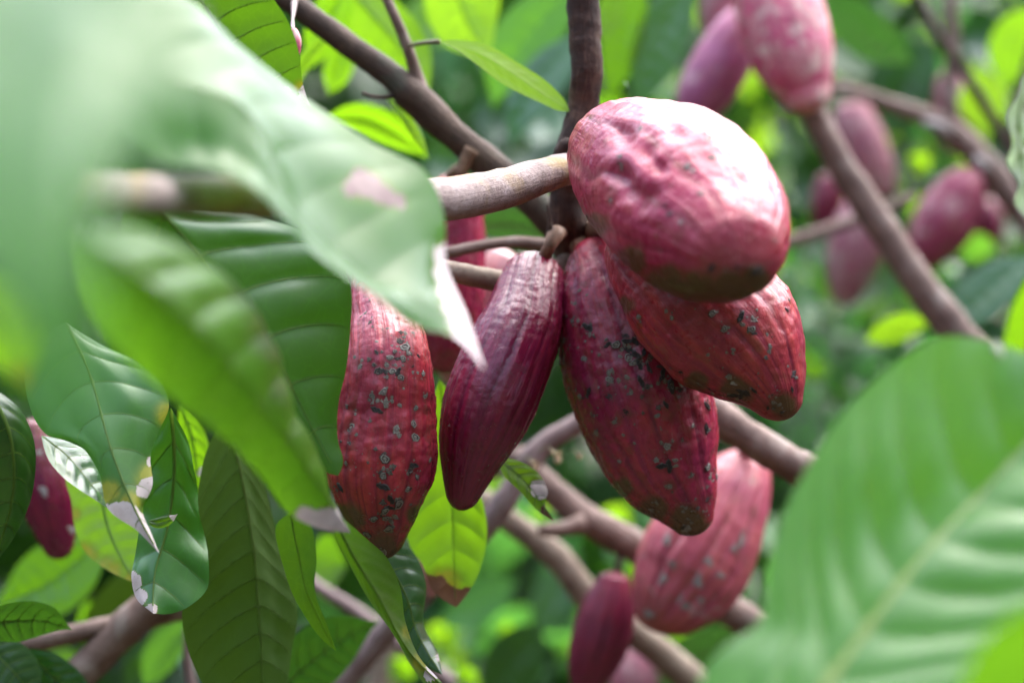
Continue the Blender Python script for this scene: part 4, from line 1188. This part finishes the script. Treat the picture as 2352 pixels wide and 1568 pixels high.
leaf('cacao_leaf', 'large matte olive leaf hanging to the bottom edge',
     [(520, 955, 1.32), (552, 1080, 1.32), (580, 1250, 1.32), (594, 1400, 1.32), (604, 1640, 1.32)],
     [(585, 1040), (615, 1140), (645, 1255), (672, 1345), (684, 1410), (672, 1490), (650, 1590)],
     [(485, 1010), (448, 1170), (432, 1320), (418, 1420), (438, 1510), (490, 1600)], mat='olive', face=-1, dl=0.02, dr=-0.015, quilt=0.0016, nlat=11, n=(70, 31))
leaf('cacao_leaf', 'small bright leaf with a white nibbled edge behind the dark hanging leaf',
     [(415, 930, 1.38), (440, 1000, 1.38), (452, 1080, 1.38), (448, 1160, 1.38)], w=34, mat='bright', n=(36, 17), nlat=6, dry=[(468, 1085, 15)], quilt=0.001)
leaf('cacao_leaf', 'narrow twisted light green leaf between the olive leaf and the red pod',
     [(668, 1176, 1.19), (688, 1290, 1.20), (722, 1400, 1.21), (772, 1494, 1.22)],
     [(704, 1195), (727, 1280), (722, 1340), (752, 1435)], [(638, 1200), (640, 1262), (685, 1385), (738, 1465)], mat='under', dl=-0.012, dr=0.012, quilt=0.0006, nlat=7, n=(50, 19), face=-1, laterals=False, midrib_w=0.0006)
leaf('cacao_leaf', 'long folded green leaf running down from beneath the red pod',
     [(760, 1165, 1.17), (800, 1255, 1.19), (870, 1370, 1.215), (945, 1500, 1.23), (1030, 1585, 1.24)],
     [(840, 1235), (890, 1280), (918, 1345), (932, 1430), (965, 1510), (1010, 1560)], [(770, 1230), (810, 1310), (850, 1380), (900, 1450), (950, 1535), (995, 1585)], mat='mid', dl=0.025, dr=0.0, quilt=0.0015, nlat=10, n=(70, 25),
     dry=[(990, 1545, 22)], yellow=[(940, 1450, 30), (970, 1520, 40)], face=-1, laterals=False)
leaf('cacao_leaf', 'dark bluish leaf beside the long folded leaf at the bottom',
     [(850, 1240, 1.285), (930, 1360, 1.29), (962, 1460, 1.29), (1016, 1548, 1.285)],
     [(905, 1235), (945, 1265), (976, 1340), (973, 1430), (1006, 1500)], [(850, 1300), (900, 1420), (960, 1520)], mat='bluish', dl=0.02, quilt=0.002, nlat=8, n=(50, 23), dry=[(1009, 1508, 15)])
leaf('cacao_leaf', 'yellow green leaf with withered brown end behind the red and maroon pods',
     [(1010, 870, 1.36), (1028, 1050, 1.36), (1040, 1200, 1.355), (1042, 1300, 1.35), (1048, 1394, 1.345)],
     [(1030, 900), (1078, 1080), (1112, 1165), (1119, 1230), (1108, 1290), (1082, 1350)], [(1000, 900), (960, 1050), (932, 1190), (940, 1250), (972, 1300), (990, 1350)], mat='bright', face=-1, quilt=0.002, nlat=8, n=(130, 61), laterals=False, midrib_w=0.0007,
     dry=[(1045, 1398, 62), (985, 1350, 42)], dry_mats=[DRY_B, DRY_B], yellow=[(1020, 1340, 60)], vein_mat=VEIN_DK, jag=0.45)
leaf('cacao_leaf', 'small leaf with white blotch and crisp brown tip below the maroon pod',
     [(1140, 1050, 1.33), (1200, 1100, 1.32), (1240, 1150, 1.31), (1273, 1196, 1.305)],
     [(1192, 1058), (1240, 1090), (1258, 1128), (1252, 1162)], [(1158, 1092), (1195, 1128), (1232, 1170)], mat='lime', dl=0.004, dr=-0.004, quilt=0.001, nlat=6, n=(90, 45),
     dry=[(1240, 1120, 26), (1262, 1182, 24)], dry_mats=[DRY_W, DRY_B])
leaf('cacao_leaf', 'sharp veined leaf underside with dry whitish tip at the top left',
     [(360, -160, 1.18), (450, -20, 1.19), (540, 110, 1.20), (630, 205, 1.205), (722, 252, 1.21)],
     [(560, -130), (630, 0), (664, 55), (688, 130), (697, 200), (712, 238)], [(280, -60), (330, 60), (440, 170), (560, 240), (660, 262)], mat='under', face=-1, dl=-0.01, dr=0.02, quilt=0.003, nlat=9, n=(80, 37), lat_w=0.0006, vein_mat=VEIN_L,
     dry=[(700, 235, 36), (655, 215, 22)], yellow=[(690, 200, 25)])
leaf('cacao_leaf', 'narrow bright green leaf seen edge on, left of the upright stem',
     [(1005, 96, 1.35), (1100, 125, 1.345), (1200, 183, 1.34), (1265, 228, 1.335), (1312, 257, 1.33)],
     [(1050, 92), (1110, 100), (1190, 145), (1265, 196), (1298, 232)], [(1035, 108), (1090, 145), (1150, 190), (1240, 236), (1290, 256)], mat='lime', face=-1, dl=0.006, dr=-0.004, quilt=0.0008, nlat=9, n=(60, 17), veins=False,
     petiole=[(940, 106, 1.39, 5), (965, 100, 1.375, 5), (1008, 96, 1.35, 6)])
leaf('cacao_leaf', 'large blurred foreground leaf with strong midrib filling the lower right corner',
     [(1740, 1790, .84), (1900, 1568, .87), (2120, 1275, .915), (2290, 1092, .945), (2480, 880, .98)],
     [(1650, 1700), (1600, 1590), (1650, 1500), (1742, 1430), (1762, 1330), (1792, 1200), (1850, 1080), (1930, 955), (2050, 840), (2170, 772), (2260, 780), (2370, 820)],
     [(1960, 1770), (2180, 1660), (2360, 1490), (2480, 1300), (2520, 1100)], mat='fore', dl=0.010, dr=-0.034, quilt=0.0050, nlat=9, n=(90, 41), midrib_w=0.0034, lat_w=0.0003, lean=0.42, vein_mat=VEIN_L)
leaf('cacao_leaf', 'yellow green leaf corner nearest the lens at the lower right',
     [(2480, 1380, .72), (2340, 1500, .72), (2200, 1680, .72)], w=95, mat='fore', roll=20, n=(24, 13), veins=False)
leaf('cacao_leaf', 'pale variegated leaf edge cut off by the right edge',
     [(2372, 150, 1.08), (2340, 260, 1.08), (2352, 420, 1.09), (2400, 620, 1.1)], w=30, mat='pale', roll=30, n=(40, 17), nlat=7, wave=0.003)
leaf('cacao_leaf', 'bright leaf strip at the right edge above the large foreground leaf',
     [(2440, 560, .98), (2350, 730, .98), (2310, 920, .98)], w=38, mat='bright', roll=25, n=(30, 15), veins=False)
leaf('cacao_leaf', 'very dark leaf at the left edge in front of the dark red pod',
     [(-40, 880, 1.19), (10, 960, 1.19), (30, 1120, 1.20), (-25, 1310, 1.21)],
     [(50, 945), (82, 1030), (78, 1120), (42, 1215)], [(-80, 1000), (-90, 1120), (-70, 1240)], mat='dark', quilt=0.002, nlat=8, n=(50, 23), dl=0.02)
leaf('cacao_leaf', 'blurred leaf with yellow patch at the left edge',
     [(-90, 620, .74), (0, 740, .75), (50, 900, .76)], w=70, mat='bright', n=(30, 15), veins=False, yellow=[(40, 880, 60)], roll=20)
leaf('cacao_leaf', 'glossy leaf with curved pale vein in the bottom left corner',
     [(-60, 1440, 1.30), (30, 1425, 1.31), (100, 1425, 1.32), (166, 1445, 1.33)], w=(62, 55), mat='gloss', n=(44, 21), nlat=7, roll=-30)
leaf('cacao_leaf', 'glossy leaf with pale shine at the bottom beside the lilac branch',
     [(610, 1620, 1.42), (700, 1530, 1.43), (790, 1465, 1.44), (872, 1425, 1.45)], w=80, mat='gloss', n=(44, 23), nlat=9, roll=-25)
leaf('cacao_leaf', 'dark leaf at the bottom edge under the reddish forked branch',
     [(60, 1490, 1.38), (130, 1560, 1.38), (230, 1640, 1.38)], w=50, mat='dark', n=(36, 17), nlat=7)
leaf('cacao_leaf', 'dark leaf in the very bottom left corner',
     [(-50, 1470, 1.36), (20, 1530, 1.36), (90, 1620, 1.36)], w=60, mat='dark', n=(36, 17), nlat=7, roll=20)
leaf('cacao_leaf', 'small curled leaf tip with white edge on the dark hanging leaf',
     [(340, 1195, 1.235), (365, 1200, 1.23), (385, 1195, 1.228), (408, 1180, 1.225)], w=13, mat='mid', n=(30, 13), veins=False, dry=[(402, 1186, 12)], roll=20)

# leaves just behind the cluster
MB = [
 ('broad bright translucent leaf behind the limb at the top', [(770, -60, 1.62), (860, 40, 1.62), (940, 140, 1.62), (985, 240, 1.62)], (95, 70), 'bright', 8, -1),
 ('lime green leaf glowing at the top edge between limb and stem', [(1040, -110, 1.66), (1050, -20, 1.66), (1080, 60, 1.66), (1132, 140, 1.66)], (85, 78), 'lime', 10, -1),
 ('lime leaf sliver hanging at the top edge left of the upright stem', [(1140, -60, 1.7), (1135, 0, 1.7), (1128, 70, 1.7)], 14, 'lime', 0, -1),
 ('green leaf left of the limb above the tiny young pod', [(800, -40, 1.55), (750, 60, 1.55), (715, 160, 1.55)], 48, 'bright', 10, 1),
 ('slim light green leaf between the tiny young pod and the limb', [(790, 70, 1.5), (735, 100, 1.5), (690, 160, 1.5), (670, 220, 1.5)], 17, 'lime', 10, 1),
 ('green leaf hanging under the limb at upper left centre', [(800, 90, 1.7), (780, 150, 1.7), (755, 220, 1.7)], 34, 'bright', 0, 1),
 ('mid green leaf lying level below the limb', [(740, 285, 1.55), (820, 270, 1.55), (900, 300, 1.55), (985, 365, 1.55)], (38, 44), 'bright', -30, 1),
 ('pale shiny leaf below the level green leaf', [(760, 330, 1.7), (850, 340, 1.7), (960, 350, 1.7)], 34, 'bluish', -40, 1),
 ('thin curled light leaf hanging from the limb twig', [(888, 225, 1.43), (930, 268, 1.43), (960, 318, 1.43), (986, 364, 1.43)], 15, 'lime', 15, 1),
 ('large bluish leaf with sky shine behind the stem at the top', [(1330, -40, 1.95), (1250, 40, 1.95), (1170, 150, 1.95), (1130, 250, 1.95)], 80, 'waxy', -25, 1),
 ('second bluish shiny leaf left of the upright stem', [(1340, 80, 1.9), (1270, 160, 1.9), (1200, 260, 1.9), (1170, 340, 1.9)], 62, 'bluish', -30, 1),
 ('shaded leaf right of the upright stem at the top edge', [(1470, -80, 2.0), (1440, 30, 2.0), (1420, 130, 2.0), (1400, 240, 2.0)], 50, 'mid', 10, 1),
 ('long dark bluish leaf behind the big pod at the top', [(1570, -80, 2.0), (1540, 40, 2.0), (1500, 150, 2.0), (1450, 260, 2.0)], 62, 'bluish', -15, 1),
 ('pale green leaf behind the side limb and main limb crossing', [(1080, 520, 1.62), (1150, 510, 1.62), (1230, 520, 1.62), (1300, 560, 1.62)], 48, 'bluish', -35, 1),
 ('small green leaf under the lower twig by the tan stalk', [(1270, 610, 1.5), (1290, 630, 1.5), (1310, 660, 1.5)], 18, 'bright', 0, 1),
 ('blurred leaf behind the forked branch in the lower left', [(240, 1230, 1.65), (140, 1320, 1.65), (-20, 1400, 1.65)], 85, 'mid', -15, 1),
 ('dark blurred leaf behind the lower left fork', [(360, 1290, 1.75), (280, 1400, 1.75), (180, 1500, 1.75)], 70, 'olive', 10, 1),
 ('pale green leaf between the lower left fork and the olive leaf', [(440, 1420, 1.75), (380, 1490, 1.75), (330, 1580, 1.75)], 46, 'waxy', -20, 1),
 ('greyish green leaf below the pink bloomed pod', [(1480, 1600, 1.95), (1590, 1500, 1.95), (1740, 1440, 1.95)], 75, 'bluish', -35, 1),
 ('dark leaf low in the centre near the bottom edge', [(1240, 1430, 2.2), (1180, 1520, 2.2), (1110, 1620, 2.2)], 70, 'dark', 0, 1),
 ('pale shiny leaf low in the centre', [(1180, 1330, 2.5), (1120, 1380, 2.5), (1000, 1440, 2.5)], 55, 'waxy', -40, 1),
 ('grey green shiny leaf left of the wine red pod', [(1310, 1290, 2.4), (1260, 1400, 2.4), (1230, 1470, 2.4)], 50, 'bluish', -30, 1),
 ('bright small leaf beside the slanting branch at mid right', [(1990, 785, 1.95), (2060, 750, 1.95), (2145, 738, 1.95)], 34, 'lime', -20, 1),
 ('long bluish leaf between slanting branch and right edge', [(2370, 590, 1.9), (2270, 670, 1.9), (2160, 780, 1.9)], 58, 'bluish', -30, 1),
 ('dark shiny leaf with grey sheen at the upper right', [(1890, -20, 2.25), (1990, 70, 2.25), (2100, 150, 2.25)], 65, 'bluish', -40, 1),
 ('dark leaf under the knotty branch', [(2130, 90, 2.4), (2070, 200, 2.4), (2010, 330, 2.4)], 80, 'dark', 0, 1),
 ('lime green leaf behind the thin diagonal branch', [(2240, 160, 2.3), (2260, 230, 2.3), (2260, 320, 2.3)], 60, 'lime', 10, -1),
 ('bright green leaf at the right edge near the top', [(2380, 20, 2.2), (2330, 110, 2.2), (2310, 210, 2.2)], 60, 'bright', 10, -1),
 ('pale round leaf right of the slanting branch', [(2200, 560, 2.3), (2240, 565, 2.3), (2290, 575, 2.3)], 38, 'waxy', -35, 1),
 ('pale leaf touching the slanting branch at mid right', [(2160, 590, 2.2), (2120, 640, 2.2), (2070, 720, 2.2)], 36, 'waxy', -35, 1),
 ('shaded leaf at the top edge left of the pink pod', [(1420, -60, 1.9), (1400, 30, 1.9), (1375, 100, 1.9)], 32, 'mid', 0, -1),
]
for lab, mid, w, mat, roll, face in MB:
    leaf('cacao_leaf', lab, mid, w=w, mat=mat, roll=roll, face=face, n=(34, 17), nlat=8, quilt=0.003, fold=8 * face, veins=(mid[0][2] < 1.72), laterals=False, vein_mat=VEIN_DK)

# scattered background leaves that cannot be told apart
def scatter(n, box, depth, w, mats, label, group, ln=2.6, seed=0, face=None):
    r = random.Random(seed)
    for _ in range(n):
        x, y = r.uniform(box[0], box[2]), r.uniform(box[1], box[3])
        d = r.uniform(*depth)
        ww = r.uniform(*w)
        a = math.radians(r.uniform(20, 160))
        L_ = ww * ln
        dx, dy = math.cos(a) * L_, math.sin(a) * L_
        mid = [(x - dx * .5, y - dy * .5, d), (x, y - ww * .1, d + .01), (x + dx * .5, y + dy * .5, d - .02)]
        leaf('background_leaf', label, mid, w=ww, mat=r.choice(mats), roll=r.uniform(-45, 25), face=face or r.choice((1, 1, -1)), n=(14, 9), nlat=6, quilt=0.003, veins=False, group=group, fold=6)
scatter(16, (1880, 0, 2340, 640), (2.4, 3.0), (26, 42), ['lime', 'lime', 'bright'], 'small blurred lime leaf among the upper right branches', 'lime leaves among the upper right branches', 1.9, 1, -1)
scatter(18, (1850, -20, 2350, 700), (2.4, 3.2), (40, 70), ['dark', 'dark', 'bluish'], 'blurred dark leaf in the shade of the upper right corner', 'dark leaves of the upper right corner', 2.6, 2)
scatter(14, (1000, 0, 1640, 480), (2.0, 2.6), (40, 68), ['dark', 'bluish', 'mid', 'bluish'], 'blurred hanging leaf in the shade behind limb and stem', 'hanging leaves behind limb and stem', 2.8, 3)
scatter(30, (880, 1050, 1640, 1560), (2.0, 2.7), (24, 46), ['bright', 'lime', 'waxy', 'bright'], 'soft blurred leaf below the pod cluster', 'leaves below the pod cluster', 1.8, 4)
scatter(14, (0, 1250, 760, 1568), (1.8, 2.4), (40, 65), ['dark', 'mid', 'bluish'], 'blurred leaf behind the lower left branches', 'leaves behind the lower left branches', 2.4, 5)
scatter(14, (1820, 640, 2100, 1000), (2.4, 3.0), (24, 42), ['mid', 'bluish', 'mid'], 'blurred small leaf in the gap right of the cluster', 'leaves in the gap right of the cluster', 2.0, 6)

# pale petal scrap lying on the lower right leaf
vv = []
for i in range(7):
    for j in range(8):
        a = 2 * math.pi * j / 8
        q = math.sin(math.pi * (0.06 + 0.88 * i / 6)) * (0.0019 + 0.0004 * math.sin(3 * a))
        vv.append((q * math.cos(a) + 0.0008 * (i / 6) ** 2 * 3, q * 0.6 * math.sin(a), (0.5 - i / 6) * 0.0068))
ff = [[i*8+j, (i+1)*8+j, (i+1)*8+(j+1) % 8, i*8+(j+1) % 8] for i in range(6) for j in range(8)]
o = obj('fallen_petal', mesh_from('fallen_petal', vv, ff, simple_mat('petal_white', (0.7, 0.66, 0.55), 0.6, 0.1)), None, P(2288, 803, .94))
tag(o, 'tiny cream petal caught on the upper edge of the lower right leaf', 'petal')
